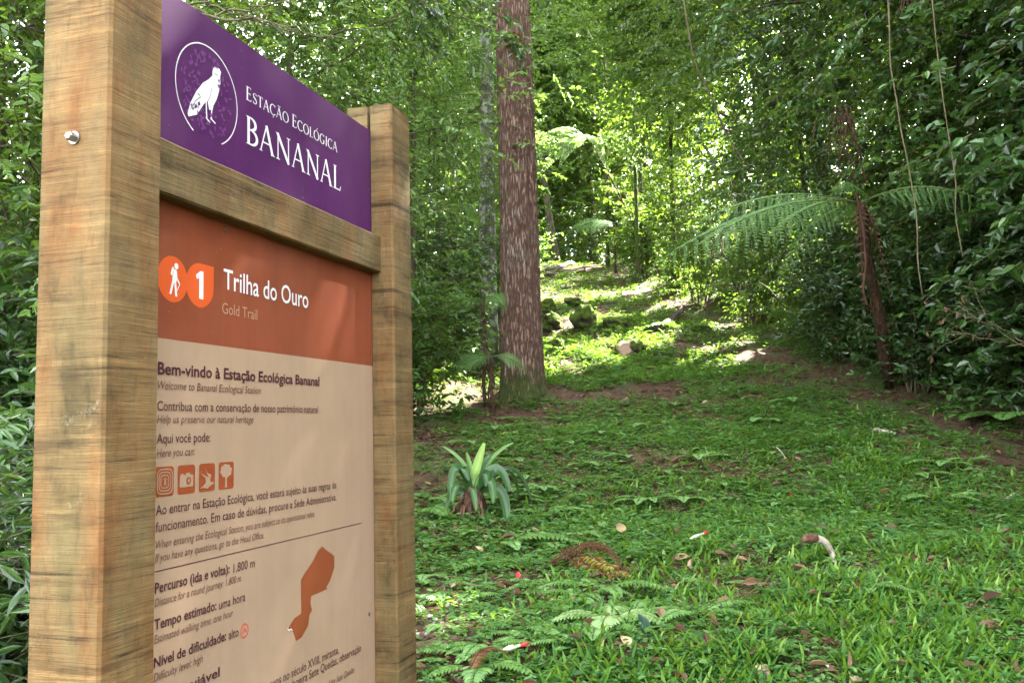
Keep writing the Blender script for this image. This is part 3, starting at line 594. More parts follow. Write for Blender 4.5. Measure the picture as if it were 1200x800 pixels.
def curve_pts(p0, p1, n, rng, wob, sag=0.0):
    t = np.linspace(0, 1, n)[:, None]; p = np.asarray(p0) * (1 - t) + np.asarray(p1) * t
    w = np.cumsum(rng.normal(0, 1, (n, 3)), 0); w -= t * w[-1] + (1 - t) * w[0]
    p = p + w * wob; p[:, 2] += sag * 4 * (t * (1 - t))[:, 0]
    return p

def tree(name, label, x, y, h, r, crown, cb, leaf=('leaf_mid', .09, .036), bark='bark', lean=(0, 0), limbs=14, ncl=34, m=14, seed=0, group=None, hue=(.05, .75), cat='tree', spread=.25, wob=.05, ell=.5, bow=0, flat_=.75):
    rng = np.random.default_rng(1000 + seed)
    b = pt(x, y, -.08)
    root = tag(empty(name, b), label, cat, group)
    tp = curve_pts((0, 0, 0), (lean[0], lean[1], h), 12, rng, wob * r * 4, 0); tp[:, 0] += bow * np.sin(np.linspace(0, np.pi, 12))
    rad = r * (1 - .75 * np.linspace(0, 1, 12)); rad[0] *= 1.35
    gt = Geo(); gt.tube(tp, rad, 9)
    gl = Geo()
    Cs, Ts = [], []
    for k in range(limbs):
        f = cb + (1 - cb) * ((k + rng.uniform(.1, .9)) / limbs); s = np.array([np.interp(f * 11, range(12), tp[:, a]) for a in range(3)])
        az = k * 2.4 + rng.uniform(-.5, .5); sh = math.sin(math.pi * min(1, .25 + .8 * (f - cb) / (1 - cb))) if cb < .95 else 1
        ln = crown * rng.uniform(.65, 1.1) * (.45 + .55 * sh)
        e = s + np.array([math.cos(az) * ln, math.sin(az) * ln, ln * rng.uniform(-.05, .6)])
        p = curve_pts(s, e, 7, rng, .035 * ln, .06 * ln)
        gt.tube(p, np.linspace(max(.010, r * .3), .006, 7), 5)
        u = rng.uniform(.22, 1.05, ncl) ** .8; C = np.column_stack([np.interp(u * 6, range(7), p[:, a]) for a in range(3)])
        off = rng.normal(0, 1, (ncl, 3)) * spread * crown * np.array([1, 1, flat_]); C = C + off
        T = nrm((e - s)[None] * .5 / ln + off / (crown * spread) * .6 + rng.normal(0, .4, (ncl, 3)) + np.array([0, 0, -.12]))
        Cs.append(C); Ts.append(T)
    C = np.concatenate(Cs) + b; T = np.concatenate(Ts)
    gz = ground(C[:, 0], C[:, 1]); ok = C[:, 2] > gz + .12; C, T = C[ok], T[ok]
    sprays(gl, gl, C, T, rng.uniform(.6, 1.2, len(C)) * ell, m, leaf[1], leaf[2], rng, hue)
    for q in range(len(gl.v)): gl.v[q] = gl.v[q] - b
    gt.build('trunk', M[bark], root, True); gl.build('crown', [M[leaf[0]], M['twig']], root)
    return root

def shrub(name, label, x, y, h, spread, stems, leaf=('leaf_dark', .12, .05), ncl=16, m=9, seed=0, group=None, hue=(.0, .6), cat='shrub', low=.12, ell=.38, lean=(0, 0), stem_r=.014, stem='twig', jit=.2):
    rng = np.random.default_rng(3000 + seed); b = pt(x, y, -.05); root = tag(empty(name, b), label, cat, group)
    gs = Geo(); gl = Geo(); Cs, Ts = [], []
    for k in range(stems):
        az = k * 2.4 + rng.uniform(-.6, .6); rr = spread * rng.uniform(.25, 1); hh = h * rng.uniform(.6, 1.05)
        s = np.array([math.cos(az), math.sin(az), 0]) * spread * .15; e = np.array([math.cos(az) * rr + lean[0], math.sin(az) * rr + lean[1], hh])
        p = curve_pts(s, e, 8, rng, .02 * hh, 0); p[:, :2] -= ((e - s)[:2] * .22)[None] * np.sin(np.linspace(0, np.pi, 8))[:, None]
        gs.tube(p, np.linspace(stem_r, stem_r * .3, 8), 5)
        u = low + (1.02 - low) * rng.uniform(0, 1, ncl) ** .8; C = np.column_stack([np.interp(u * 7, range(8), p[:, a]) for a in range(3)])
        C += rng.normal(0, jit, (ncl, 3)); a2 = rng.uniform(0, 6.28, ncl)
        T = np.column_stack([np.cos(a2), np.sin(a2), rng.uniform(-.3, .5, ncl)]) + (e - s)[None] / hh * .3
        Cs.append(C); Ts.append(T)
    C = np.concatenate(Cs) + b; T = np.concatenate(Ts); ok = C[:, 2] > ground(C[:, 0], C[:, 1]) + .05; C, T = C[ok], T[ok]
    sprays(gl, gl, C, T, rng.uniform(.6, 1.2, len(C)) * ell, m, leaf[1], leaf[2], rng, hue, twig_r=.003)
    for q in range(len(gl.v)): gl.v[q] = gl.v[q] - b
    gs.build('stem', M[stem], root, True); gl.build('foliage', [M[leaf[0]], M['twig']], root)
    return root

def frond(g, path, n, plen, lw, rng, sub=12, rnd=(.2, .8), width_pow=.75, hang=.25, upv=(0, 0, 1), rachis=.006, gap=True):
    """a pinnate (sub=0) or twice-pinnate fern frond along path; material 0 leaflets, 1 rachis"""
    p = np.asarray(path, float); k = len(p); g.tube(p, np.linspace(rachis, rachis * .25, k), 5, .5, 1, False)
    t = np.linspace(.16, .985, n); P = np.column_stack([np.interp(t * (k - 1), range(k), p[:, a]) for a in range(3)])
    Tt = nrm(np.gradient(P, axis=0)); up = np.asarray(upv, float); B = nrm(np.cross(Tt, up) + 1e-6); N = np.cross(B, Tt)
    prof = np.minimum(1, (t - .10) / .22) ** .8 * np.clip((1.02 - t) / .6, 0, 1) ** width_pow
    for sd in (1, -1):
        D = nrm(B * sd * .9 + Tt * .5 - up * hang * .5); Ls = plen * prof * rng.uniform(.9, 1.08, n)
        if not sub:
            add_leaves(g, P, D, N + rng.normal(0, .12, (n, 3)), Ls, np.full(n, lw), rng.uniform(*rnd, n), 0, .15, .12, gap)
        else:
            u = (np.arange(sub) + .5) / sub
            Q = P[:, None] + D[:, None] * (Ls[:, None] * u)[..., None] - up * (hang * Ls[:, None] * u ** 2 * .5)[..., None]
            Bn = nrm(np.cross(D, N)); ll = Ls[:, None] * .125 * np.clip(1.12 - u, .1, 1) ** .7
            for s2 in (1, -1):
                D2 = nrm(Bn * s2)[:, None] * .9 + D[:, None] * .55
                add_leaves(g, Q.reshape(-1, 3), np.broadcast_to(D2, Q.shape).reshape(-1, 3), (np.broadcast_to(N[:, None], Q.shape) + rng.normal(0, .1, Q.shape)).reshape(-1, 3), ll.ravel(), ll.ravel() * .0 + np.maximum(Ls[:, None] / sub * .95, .004).repeat(sub, 1).ravel(), np.repeat(rng.uniform(*rnd, n), sub), 0, .1, .1, gap)
def arch(p0, az, length, rise, fall, n=14):
    t = np.linspace(0, 1, n); return np.column_stack([p0[0] + math.sin(az) * length * t, p0[1] + math.cos(az) * length * t, p0[2] + rise * t - fall * t ** 2])

def tree_fern(label, x, y, top, fr, mat, seed, r=.07, n=26, plen=.32, sub=12, rmat='stem_green', trunk_to=None, skirt=0, hang=.25, upv=(-.15, -.75, .7), lw=.02):
    rng = np.random.default_rng(seed); b = pt(x, y, -.05); root = tag(empty('tree_fern', b), label, 'fern')
    tp = curve_pts((0, 0, 0), np.asarray(top) - b, 9, rng, .01); g = Geo(); g.tube(tp, np.linspace(r * 1.25, r * .9, 9), 9)
    for k in range(50):
        z = rng.uniform(0, 1); a = rng.uniform(0, 6.28); c = np.array([np.interp(z * 8, range(9), tp[:, q]) for q in range(3)]) + np.array([math.cos(a), math.sin(a), 0]) * r
        g.tube([c, c + np.array([math.cos(a) * .03, math.sin(a) * .03, -rng.uniform(.05, .16)])], [.006, .002], 4)
    g.build('trunk', M['fernbark'], root, True)
    for az, ln, rise, fall in fr:
        g = Geo(); frond(g, arch(top, az, ln, rise, fall), n, plen * ln / 1.4, lw, rng, sub, rachis=.007, gap=False, upv=upv, hang=hang)
        for q in range(len(g.v)): g.v[q] = g.v[q] - b
        g.build('frond', [M[mat], M[rmat]], root)
    if skirt:
        g = Geo()
        for k in range(skirt):
            az = rng.uniform(0, 6.28); frond(g, arch(top, az, rng.uniform(.15, .35), -.05, rng.uniform(.5, 1.1)), 14, .10, .02, rng, 0, (.1, .6))
        for q in range(len(g.v)): g.v[q] = g.v[q] - b
        g.build('dead_frond_skirt', [M['deadleaf'], M['root']], root)
    return root

# undergrowth nobody could count: low leafy mass over the forest floor on both sides
rng = np.random.default_rng(50); g = Geo()
def undergrowth(n, fx, y0, y1, hmax, L, Wd, m=8, ell=.35):
    y = rng.uniform(y0, y1, n); x = fx(y, rng.uniform(0, 1, n)); h = hmax * rng.uniform(0.02, 1, n) ** 1.3 * (.4 + .9 * fbm(x * .6, y * .6, 4.4, 2))
    C = np.column_stack([x, y, ground(x, y) + h]); az = rng.uniform(0, 6.28, n)
    sprays(g, g, C, np.column_stack([np.cos(az), np.sin(az), rng.uniform(-.1, .7, n)]), rng.uniform(.6, 1.2, n) * ell, m, L, Wd, rng, (0, .6), twig_r=.003)
undergrowth(5200, lambda y, u: right_edge(y) + .75 + u ** 1.3 * 8, 4.5, 24, 1.7, .10, .044)
undergrowth(4200, lambda y, u: left_edge(y) - .35 - u ** 1.2 * 8, 4.0, 26, 1.5, .09, .036)
undergrowth(9000, lambda y, u: -9 + 20 * u, 25.5, 46, 4.8, .17, .075, 9, .6)
undergrowth(900, lambda y, u: -1.7 - 2.2 * u, 2.6, 5.0, .5, .09, .02, 8, .25)
tag(g.build('undergrowth', [M['leaf_dark'], M['twig']]), 'dense leafy undergrowth covering the forest floor beside the trail', kind='stuff')

# --- the big pine beside the trail
pb = on_ground(612, 462); PX, PY = pb[0], pb[1]
pine = tag(empty('pine_tree', pt(PX, PY, -.1)), 'thick reddish scaly-barked pine trunk rising beside the trail behind the sign', 'tree')
nz, na = 520, 110
zs = np.concatenate([np.linspace(0, 6.5, 460), np.linspace(6.6, 17, nz - 460)]); th = np.linspace(0, 2 * np.pi, na, endpoint=False)
Zg, Tg = np.meshgrid(zs, th, indexing='ij')
rad = (.222 - .0085 * Zg) * (1 + .26 * np.exp(-Zg / .22)) + .03 * np.exp(-Zg / .3) * np.sin(Tg * 5 + 1)
cxn, czn = np.cos(Tg) * 2.2, np.sin(Tg) * 2.2
rg = 1 - np.abs(2 * fbm(cxn * 1.9 + .6 * vnoise(cxn, czn, Zg * 2), czn * 1.9, Zg * .9, 3) - 1) * 2.2
rad = rad + .018 * np.clip(rg, -.6, 1) * (Zg < 8) - .006
lx = -.032 * Zg * .5
V = np.stack([rad * np.cos(Tg) + lx * .0 + .012 * np.sin(Zg * .7), rad * np.sin(Tg), Zg], -1)
g = Geo(); i = np.arange(nz - 1)[:, None] * na; j = np.arange(na)[None]; j2 = (j + 1) % na
g.add(V.reshape(-1, 3), [(4, np.stack([i + j, i + j2, i + na + j2, i + na + j], -1).reshape(-1, 4))])
g.build('trunk', M['pine'], pine, False)
rng = np.random.default_rng(9); gl = Geo(); gw = Geo()
for k in range(16):
    z0 = 10.5 + k * .42; az = k * 2.4; ln = 2.6 * (1.15 - k / 20); s = np.array([0, 0, z0]); e = s + np.array([math.cos(az) * ln, math.sin(az) * ln, ln * .25])
    p = curve_pts(s, e, 6, rng, .05); gw.tube(p, np.linspace(.05, .012, 6), 5)
    C = s + (e - s) * rng.uniform(.3, 1.05, (26, 1)) + rng.normal(0, .22, (26, 3)); sprays(gl, None, C, rng.normal(0, 1, (26, 3)) + [0, 0, .4], .25, 26, .17, .006, rng, (.1, .6), gap=False, twigs=False)
gw.build('limbs', M['bark'], pine, True); gl.build('crown', [M['leaf_mid'], M['twig']], pine)
# leafy tuft growing on the pine
tc = at_depth(604, 47, PY - .30); r2 = np.random.default_rng(4); tuft = tag(empty('epiphyte_tuft', tc), 'small orange-brown tuft of leaves growing on the pine bark high up', 'plant')
g = Geo(); D = r2.normal(0, 1, (60, 3)) + [0, -.7, .35]; add_leaves(g, np.tile([0, .06, 0.], (60, 1)), D, r2.normal(0, 1, (60, 3)) + [0, -1, 0], r2.uniform(.06, .15, 60), np.full(60, .016), r2.uniform(.3, .9, 60), 0, .2, .1, False)
g.build('dry_leaves', M['deadfrond'], tuft)
g = Geo(); D = r2.normal(0, 1, (12, 3)) + [-.4, -.6, .2]; add_leaves(g, np.tile([-.02, .05, -.02], (12, 1)), D, r2.normal(0, .4, (12, 3)) + [0, -1, .4], r2.uniform(.08, .14, 12), np.full(12, .045), r2.uniform(.2, .6, 12), 0, .1, .1, False)
g.build('green_leaves', M['leaf_mid'], tuft)
# grey lichen trunk just behind the pine
lb = on_ground(574, 440); tree('broadleaf_tree', 'slim grey trunk with pale lichen standing just behind the pine', lb[0] - .05, 11.6, 12, .125, 2.6, .42, ('leaf_lime', .085, .034), 'bark_lichen', (.15, 0), 16, 36, 14, 1, hue=(.1, .9))

LEFT = [
    # x, y, h, r, crown, cb, leaf, bark, label
    (-1.15, 10.2, 6.5, .045, 1.5, .22, ('leaf_lime', .075, .030), 'twig', 'thin young tree with small lime leaves right behind the far sign post'),
    (-2.2, 8.4, 6.0, .045, 1.5, .2, ('leaf_lime', .078, .030), 'twig', 'slender leafy sapling seen above the middle of the purple header'),
    (-3.1, 9.8, 8.0, .07, 1.9, .2, ('leaf_mid', .08, .032), 'bark', 'bushy tree whose leaves fill the gap above the emblem'),
    (-1.9, 12.8, 9.0, .09, 2.1, .18, ('leaf_lime', .09, .036), 'bark_moss', 'mossy tree in the second row behind the header'),
    (-4.6, 8.6, 9.0, .10, 2.3, .2, ('leaf_mid', .085, .034), 'bark', 'dense tree behind the top of the near sign post'),
    (-1.1, 14.6, 9.0, .08, 1.6, .2, ('leaf_lime', .095, .038), 'bark_moss', 'leafy tree two steps behind the grey lichen trunk'),
    (-3.3, 15.5, 11, .12, 2.7, .2, ('leaf_mid', .11, .042), 'bark', 'taller tree deep in the wood behind the header'),
    (-6.4, 12.5, 12, .15, 3.1, .15, ('leaf_mid', .11, .042), 'bark', 'broad tree deep in the wood left of the near post'),
    (-1.2, 19.5, 11, .12, 2.5, .15, ('leaf_lime', .13, .05), 'bark_moss', 'sunlit tree far behind the grey lichen trunk'),
    (-2.55, 5.6, 5.2, .04, 1.2, .18, ('leaf_mid', .08, .032), 'twig', 'sapling crowding the outer side of the near sign post'),
    (-3.6, 6.6, 6.5, .06, 1.6, .15, ('leaf_mid', .085, .034), 'twig', 'leafy young tree at the edge of the picture beside the near post top'),
    (-5.0, 5.2, 8, .09, 2.2, .12, ('leaf_dark', .1, .04), 'bark', 'dark leaved tree outside the near sign post'),
]
for k, (x, y, h, r, c, cb, lf, bk, lb_) in enumerate(LEFT):
    rr = np.random.default_rng(k); tree('broadleaf_tree', lb_, x, y, h, r, c, cb, lf, bk, tuple(rr.normal(0, .35, 2)), 26, 54, 14, 20 + k, hue=(.1, .85) if 'lime' in lf[0] else (.05, .8))
RIGHT = [
    (6.4, 4.2, 13, .14, 3.2, .12, ('leaf_dark', .12, .05), 'bark_dark', (.2, 0), 'forest tree at the clearing edge just outside the picture'),
    (6.0, 7.3, 12, .14, 3.4, .18, ('leaf_dark', .12, .05), 'bark_moss', (-.5, 0), 'mossy trunked tree in the top corner above the glossy shrubs'),
    (5.0, 9.6, 12, .12, 3.0, .22, ('leaf_dark', .10, .042), 'bark_dark', (-.7, .2), 'dark tree directly behind the large tree fern'),
    (8.0, 10.8, 17, .17, 3.6, .12, ('leaf_dark', .12, .05), 'bark_dark', (0, 0), 'big dark tree deep behind the large tree fern'),
    (4.8, 12.4, 11, .12, 2.5, .2, ('leaf_mid', .09, .038), 'bark_moss', (-1.1, .3), 'moss covered trunk leaning in over the trail'),
    (6.6, 14.6, 13, .16, 3.4, .15, ('leaf_dark', .11, .046), 'bark_dark', (0, 0), 'tall dark tree behind the leaning mossy trunk'),
    (4.7, 15.4, 9, .09, 1.8, .2, ('leaf_mid', .1, .042), 'bark_moss', (-.2, 0), 'slim tree between leaning mossy trunk and sunlit fern'),
    (5.0, 19.0, 11, .12, 2.4, .2, ('leaf_mid', .12, .048), 'bark', (.2, 0), 'tree at the trail side short of the crest'),
    (2.75, 19.0, 8, .05, 1.2, .45, ('leaf_mid', .11, .048), 'bark_moss', (.1, 0), 'slim mossy trunk nearest the sun patches on the trail side'),
    (3.1, 20.4, 9, .055, 1.3, .45, ('leaf_mid', .11, .048), 'bark_moss', (-.2, 0), 'second slim mossy trunk beside the upper trail'),
    (2.45, 22.2, 9, .05, 1.2, .5, ('leaf_lime', .12, .05), 'bark_moss', (.2, 0), 'slim mossy trunk standing just under the crest'),
    (3.3, 17.9, 8, .06, 1.3, .4, ('leaf_mid', .11, .048), 'bark_dark', (.1, 0), 'slim dark trunk below the two mossy ones'),
    (6.0, 20.5, 13, .16, 3.3, .15, ('leaf_mid', .13, .05), 'bark', (0, 0), 'broad tree up the bank short of the crest'),
    (9.3, 6.2, 17, .19, 4.0, .12, ('leaf_dark', .13, .053), 'bark_dark', (0, 0), 'big tree behind the glossy shrubs at the picture edge'),
    (10.5, 14.5, 18, .2, 4.2, .1, ('leaf_dark', .14, .056), 'bark_dark', (0, 0), 'huge dark tree at the back of the steep bank'),
    (5.3, 6.1, 5.5, .05, 1.5, .12, ('leaf_dark', .135, .06), 'bark_dark', (.1, .3), 'young large-leaved tree rising from the glossy shrub at the picture edge'),
    (5.7, 7.8, 6.5, .05, 1.6, .12, ('leaf_dark', .12, .052), 'bark_dark', (-.3, 0), 'young dark tree above the large tree fern crown'),
    (5.0, 8.9, 7.5, .05, 1.5, .15, ('leaf_mid', .095, .042), 'bark_dark', (-.7, 0), 'leafy young tree just left of the rootlet bunch'),
    (4.9, 10.9, 7.5, .05, 1.6, .14, ('leaf_dark', .10, .044), 'bark_dark', (-.5, 0), 'young tree standing behind the tips of the long fronds'),
    (4.7, 13.6, 8, .06, 1.7, .14, ('leaf_mid', .10, .044), 'bark_dark', (-.4, 0), 'young tree between the leaning mossy trunk and the bank'),
    (6.9, 8.8, 8, .07, 1.9, .12, ('leaf_dark', .12, .052), 'bark_dark', (0, 0), 'bushy young tree behind the tall liana shrub'),
    (4.8, 16.8, 7.5, .06, 1.5, .15, ('leaf_mid', .11, .048), 'bark', (0, 0), 'leafy young tree above the low trail side shrub'),
    (6.8, -.2, 11, .12, 3.0, .1, ('leaf_dark', .12, .052), 'bark_dark', (0, 0), 'unseen tree added beside the photographer to darken the sign front'),  # out of view, added to darken the front of the sign
    (4.5, 2.3, 5.0, .05, 1.3, .08, ('leaf_dark', .12, .052), 'bark_dark', (.2, 0), 'unseen bushy young tree added beside the near grass to dim the sign'),  # this and the next two: added out of view to cut low sky light
    (4.4, .5, 5.5, .05, 1.4, .08, ('leaf_dark', .12, .052), 'bark_dark', (.2, 0), 'unseen bushy young tree added across the trail from the sign to dim it'),
    (4.6, -1.6, 6, .05, 1.5, .08, ('leaf_dark', .12, .052), 'bark_dark', (.2, 0), 'unseen bushy young tree added across the trail from the photographer to dim the sign'),
    (7.4, 5.6, 13, .14, 3.0, .3, ('leaf_dark', .12, .052), 'bark_dark', (0, 0), 'tall tree added between the clearing edge and the big corner tree to keep sun off the sign'),  # added to block sun streaks on the sign panel
    (6.6, 1.4, 13, .14, 3.2, .12, ('leaf_dark', .12, .05), 'bark_dark', (.2, .2), 'forest tree at the clearing edge level with the sign'),
]
for k, (x, y, h, r, c, cb, lf, bk, ln, lb_) in enumerate(RIGHT):
    tree('broadleaf_tree', lb_, x, y, h, r, c, cb, lf, bk, ln, 28, 72, 14, 60 + k, hue=(0, .65) if 'dark' in lf[0] else (.1, .8), bow=(-.3 if k == 4 else 0))
BACK = [(.35, 26.5, 11, .10, 2.4, .3, (.5, 0)), (1.35, 25.2, 12, .11, 2.2, .4, (-1.4, 0)), (2.6, 27.5, 12, .13, 2.6, .25, (0, 0)), (4.2, 25.6, 11, .12, 2.7, .2, (-.5, 0)), (-.9, 29, 13, .14, 2.8, .25, (0, 0)),
        (1.7, 31, 14, .15, 3.0, .2, (0, 0)), (4.6, 31, 14, .16, 3.2, .15, (0, 0)), (-2.6, 25, 12, .14, 2.8, .15, (0, 0)), (7.0, 27, 14, .17, 3.3, .12, (0, 0)), (-.4, 37, 15, .18, 3.4, .1, (0, 0)), (3.2, 38, 15, .18, 3.4, .1, (0, 0)), (7, 37, 16, .2, 3.8, .1, (0, 0)), (.9, 28.5, 10, .10, 2.4, .06, (0, 0)), (-.2, 31.5, 11, .12, 2.8, .06, (0, 0)), (2.6, 33, 12, .12, 2.8, .06, (0, 0)), (-5, 31, 15, .18, 3.5, .1, (0, 0)), (-4, 40, 16, .2, 3.8, .08, (0, 0))]
BL = ['thin dark trunk at the crest nearest the pine', 'slim trunk leaning left on the brown slope at the crest', 'straight trunk just behind the sunlit fern crown', 'dark trunk at the right end of the crest']
for k, (x, y, h, r, c, cb, ln) in enumerate(BACK):
    tree('broadleaf_tree', BL[k] if k < 4 else 'bright backlit tree in the wood beyond the crest of the trail', x, y, h, r, c, cb, ('leaf_mid', .17, .075), 'bark' if k % 2 else 'bark_moss', ln, 28, 56, 14, 100 + k, None if k < 4 else 'trees beyond the crest', (.1, .9), ell=.7)

SHR = [  # right-hand edge of the trail
    (5.15, 6.8, 2.6, 1.0, 11, ('leaf_dark', .15, .066), 'glossy large-leaved shrub at the picture edge overhanging the small ferns'),
    (5.6, 7.6, 3.4, 1.1, 12, ('leaf_dark', .14, .062), 'tall glossy shrub hung with the pale liana'),
    (4.9, 8.4, 1.9, .8, 10, ('leaf_dark', .12, .054), 'dark shrub just right of the tree fern trunk'),
    (4.75, 9.2, 1.8, .8, 9, ('leaf_dark', .10, .042), 'dark shrub at the foot of the tree fern'),
    (5.3, 9.3, 3.6, 1.1, 12, ('leaf_dark', .10, .042), 'tall dark shrub filling the space behind the tree fern'),
    (4.5, 10.4, 1.5, .8, 10, ('leaf_dark', .10, .04), 'low shrub under the long fern fronds'),
    (4.8, 11.5, 3.2, 1.0, 12, ('leaf_dark', .09, .038), 'dense shrub behind the long fern fronds'),
    (4.15, 12.3, 1.3, .7, 9, ('leaf_mid', .09, .038), 'low green shrub beside the pale fallen frond'),
    (3.75, 13.8, 2.6, .9, 11, ('leaf_mid', .09, .038), 'mid height shrub below the leaning mossy trunk'),
    (3.35, 15.6, 1.5, .7, 9, ('leaf_mid', .09, .036), 'low shrub at the trail side level with the mossy boulders'),
    (3.3, 17.2, 2.4, .9, 11, ('leaf_mid', .1, .04), 'leafy shrub above the mossy boulders on the trail side'),
    (3.0, 19.5, 2.0, .8, 10, ('leaf_mid', .11, .045), 'shrub with sunlit top close to the crest'),
    (3.0, 22.3, 2.4, .9, 10, ('leaf_mid', .12, .05), 'leafy shrub at the crest under the sunlit fern'),
    (4.15, 9.15, 1.5, .6, 10, ('leaf_dark', .10, .042), 'waist high shrub just behind the large tree fern trunk'),
    (4.55, 8.0, 1.3, .55, 10, ('leaf_dark', .11, .046), 'low dark shrub touching the large tree fern trunk on its outer side'),
    (3.95, 10.6, 1.2, .55, 9, ('leaf_dark', .09, .038), 'low dark shrub beneath the tips of the long fronds'),
    (6.3, 8.6, 4.2, 1.3, 12, ('leaf_dark', .13, .056), 'towering dark shrub under the mossy corner tree'),
    (6.1, 12.2, 4.2, 1.3, 12, ('leaf_dark', .11, .046), 'tall dark shrub up the bank behind the fern fronds'),
    (6.2, 5.6, 3.6, 1.2, 12, ('leaf_dark', .14, .06), 'dark shrub outside the frame edge beside the grass'),
    (5.4, 16.6, 3.8, 1.2, 12, ('leaf_mid', .12, .05), 'tall shrub up the bank behind the boulders'),
]
for k, (x, y, h, sp, st, lf, lb_) in enumerate(SHR):
    shrub('shrub', lb_, x, y, h, sp, st, lf, 46, 10, 200 + k, hue=(0, .6) if 'dark' in lf[0] else (.1, .75))
SHL = [
    (-1.05, 9.0, 1.5, .6, 9, ('leaf_mid', .085, .034), 'dark leafy shrub beside the far sign post'),
    (-.75, 10.6, 1.9, .6, 10, ('leaf_dark', .08, .032), 'shrub filling the gap between far post and lichen trunk'),
    (-1.7, 7.6, 2.2, .7, 10, ('leaf_mid', .085, .034), 'shrub half hidden behind the far sign post'),
    (-1.5, 11.6, 2.6, .8, 11, ('leaf_mid', .085, .034), 'taller shrub behind the gap beside the far post'),
    (-.35, 12.8, 1.6, .6, 9, ('leaf_mid', .09, .036), 'low shrub behind the pine base'),
    (-.3, 15.2, 2.0, .7, 9, ('leaf_lime', .1, .04), 'bright shrub behind the pine up the slope'),
    (.05, 18.5, 1.6, .7, 9, ('leaf_lime', .11, .045), 'bright low shrub near the crest behind the pine'),
    (-2.0, 4.3, 1.0, .5, 9, ('leaf_dark', .10, .03), 'leafy plant at the foot of the near post outer side'),
    (-2.3, 3.7, .75, .45, 9, ('leaf_dark', .11, .026), 'low plant in the bottom corner outside the near post'),
    (-2.75, 4.9, 1.8, .7, 11, ('leaf_dark', .11, .038), 'dark shrub outside the near post at panel height'),
    (-3.6, 5.6, 2.6, .9, 11, ('leaf_mid', .1, .036), 'tall shrub outside the near post under the leafy young tree'),
    (-2.9, 7.6, 2.8, .9, 11, ('leaf_mid', .085, .034), 'shrub behind the sign seen above the crossbeam'),
    (-4.4, 7.0, 3.2, 1.1, 12, ('leaf_mid', .09, .036), 'big shrub behind the near sign post'),
    (-2.0, 3.0, .7, .4, 9, ('leaf_dark', .11, .022), 'low grassy plant outside the near post in the lowest corner'),
]
for k, (x, y, h, sp, st, lf, lb_) in enumerate(SHL):
    shrub('shrub', lb_, x, y, h, sp, st, lf, 42, 10, 260 + k, hue=(.0, .7))

# --- ferns
rf = np.random.default_rng(77)
fc = at_depth(1008, 238, 7.9); fb = on_ground(1042, 452)
A = math.radians
tree_fern('large dark tree fern with fronds arching over the trail edge', fb[0], fb[1], fc,
          [(A(-92), 1.55, .50, .70), (A(-80), 2.0, .34, .92), (A(-105), 1.75, .22, .75), (A(-118), 1.15, .12, .55), (A(-55), 1.2, .55, .6), (A(75), 1.25, .6, .7), (A(120), 1.2, .5, .8), (A(-150), 1.0, .45, .6), (A(20), 1.2, .5, .6), (A(-100), .9, -.05, .75)], 'fern_blue', 5, .05, 17, .27, 14, 'stem_green', skirt=3, hang=.7)
tree_fern('leaning tree fern with glowing white-lit fronds above the upper trail', FERN_SUN[0] + 1.5, FERN_SUN[1] + .4, FERN_SUN,
          [(A(-100), 1.49, 0.39, 0.98), (A(-120), 1.30, 0.20, 1.10), (A(-85), 1.43, 0.72, 0.78), (A(-140), 1.17, 0.33, 1.17), (A(-65), 1.17, 1.04, 0.78), (A(95), 1.30, 0.45, 1.10), (A(120), 1.17, 0.26, 1.17), (A(75), 1.30, 0.78, 0.91), (A(10), 1.30, 1.04, 0.91), (A(170), 1.04, 0.26, 1.17)], 'fern_lit', 6, .015, 30, .24, 0, hang=.25, upv=(.1, -1, .35), lw=.05)
lf_ = at_depth(566, 352, 9.4)
tree_fern('small tree fern drooping a frond beside the far sign post', lf_[0], 9.4, lf_, [(A(-95), .75, .12, .28), (A(-70), .8, .3, .45), (A(-130), .6, .1, .35), (A(60), .6, .2, .4), (A(150), .5, .2, .4)], 'fern', 8, .016, 20, .42, 9)
E2_ = at_depth(575, 418, 9.0)
tree_fern('low dark fern at the pine foot on its shaded side', E2_[0], 9.0, E2_, [(A(-100), .5, .10, .3), (A(-60), .5, .2, .35), (A(-140), .45, .08, .3), (A(90), .4, .1, .3)], 'fern_blue', 9, .014, 18, .42, 8)
ef_ = at_depth(720, 262, 21.0)
tree_fern('pale tree fern on the bank near the crest', ef_[0], 21.0, ef_, [(A(-90), 1.2, .35, .6), (A(-30), 1.1, .4, .5), (A(70), 1.2, .3, .6), (A(150), 1.0, .2, .6), (A(-140), 1.0, .3, .7)], 'fern', 15, .025, 18, .42, 7)

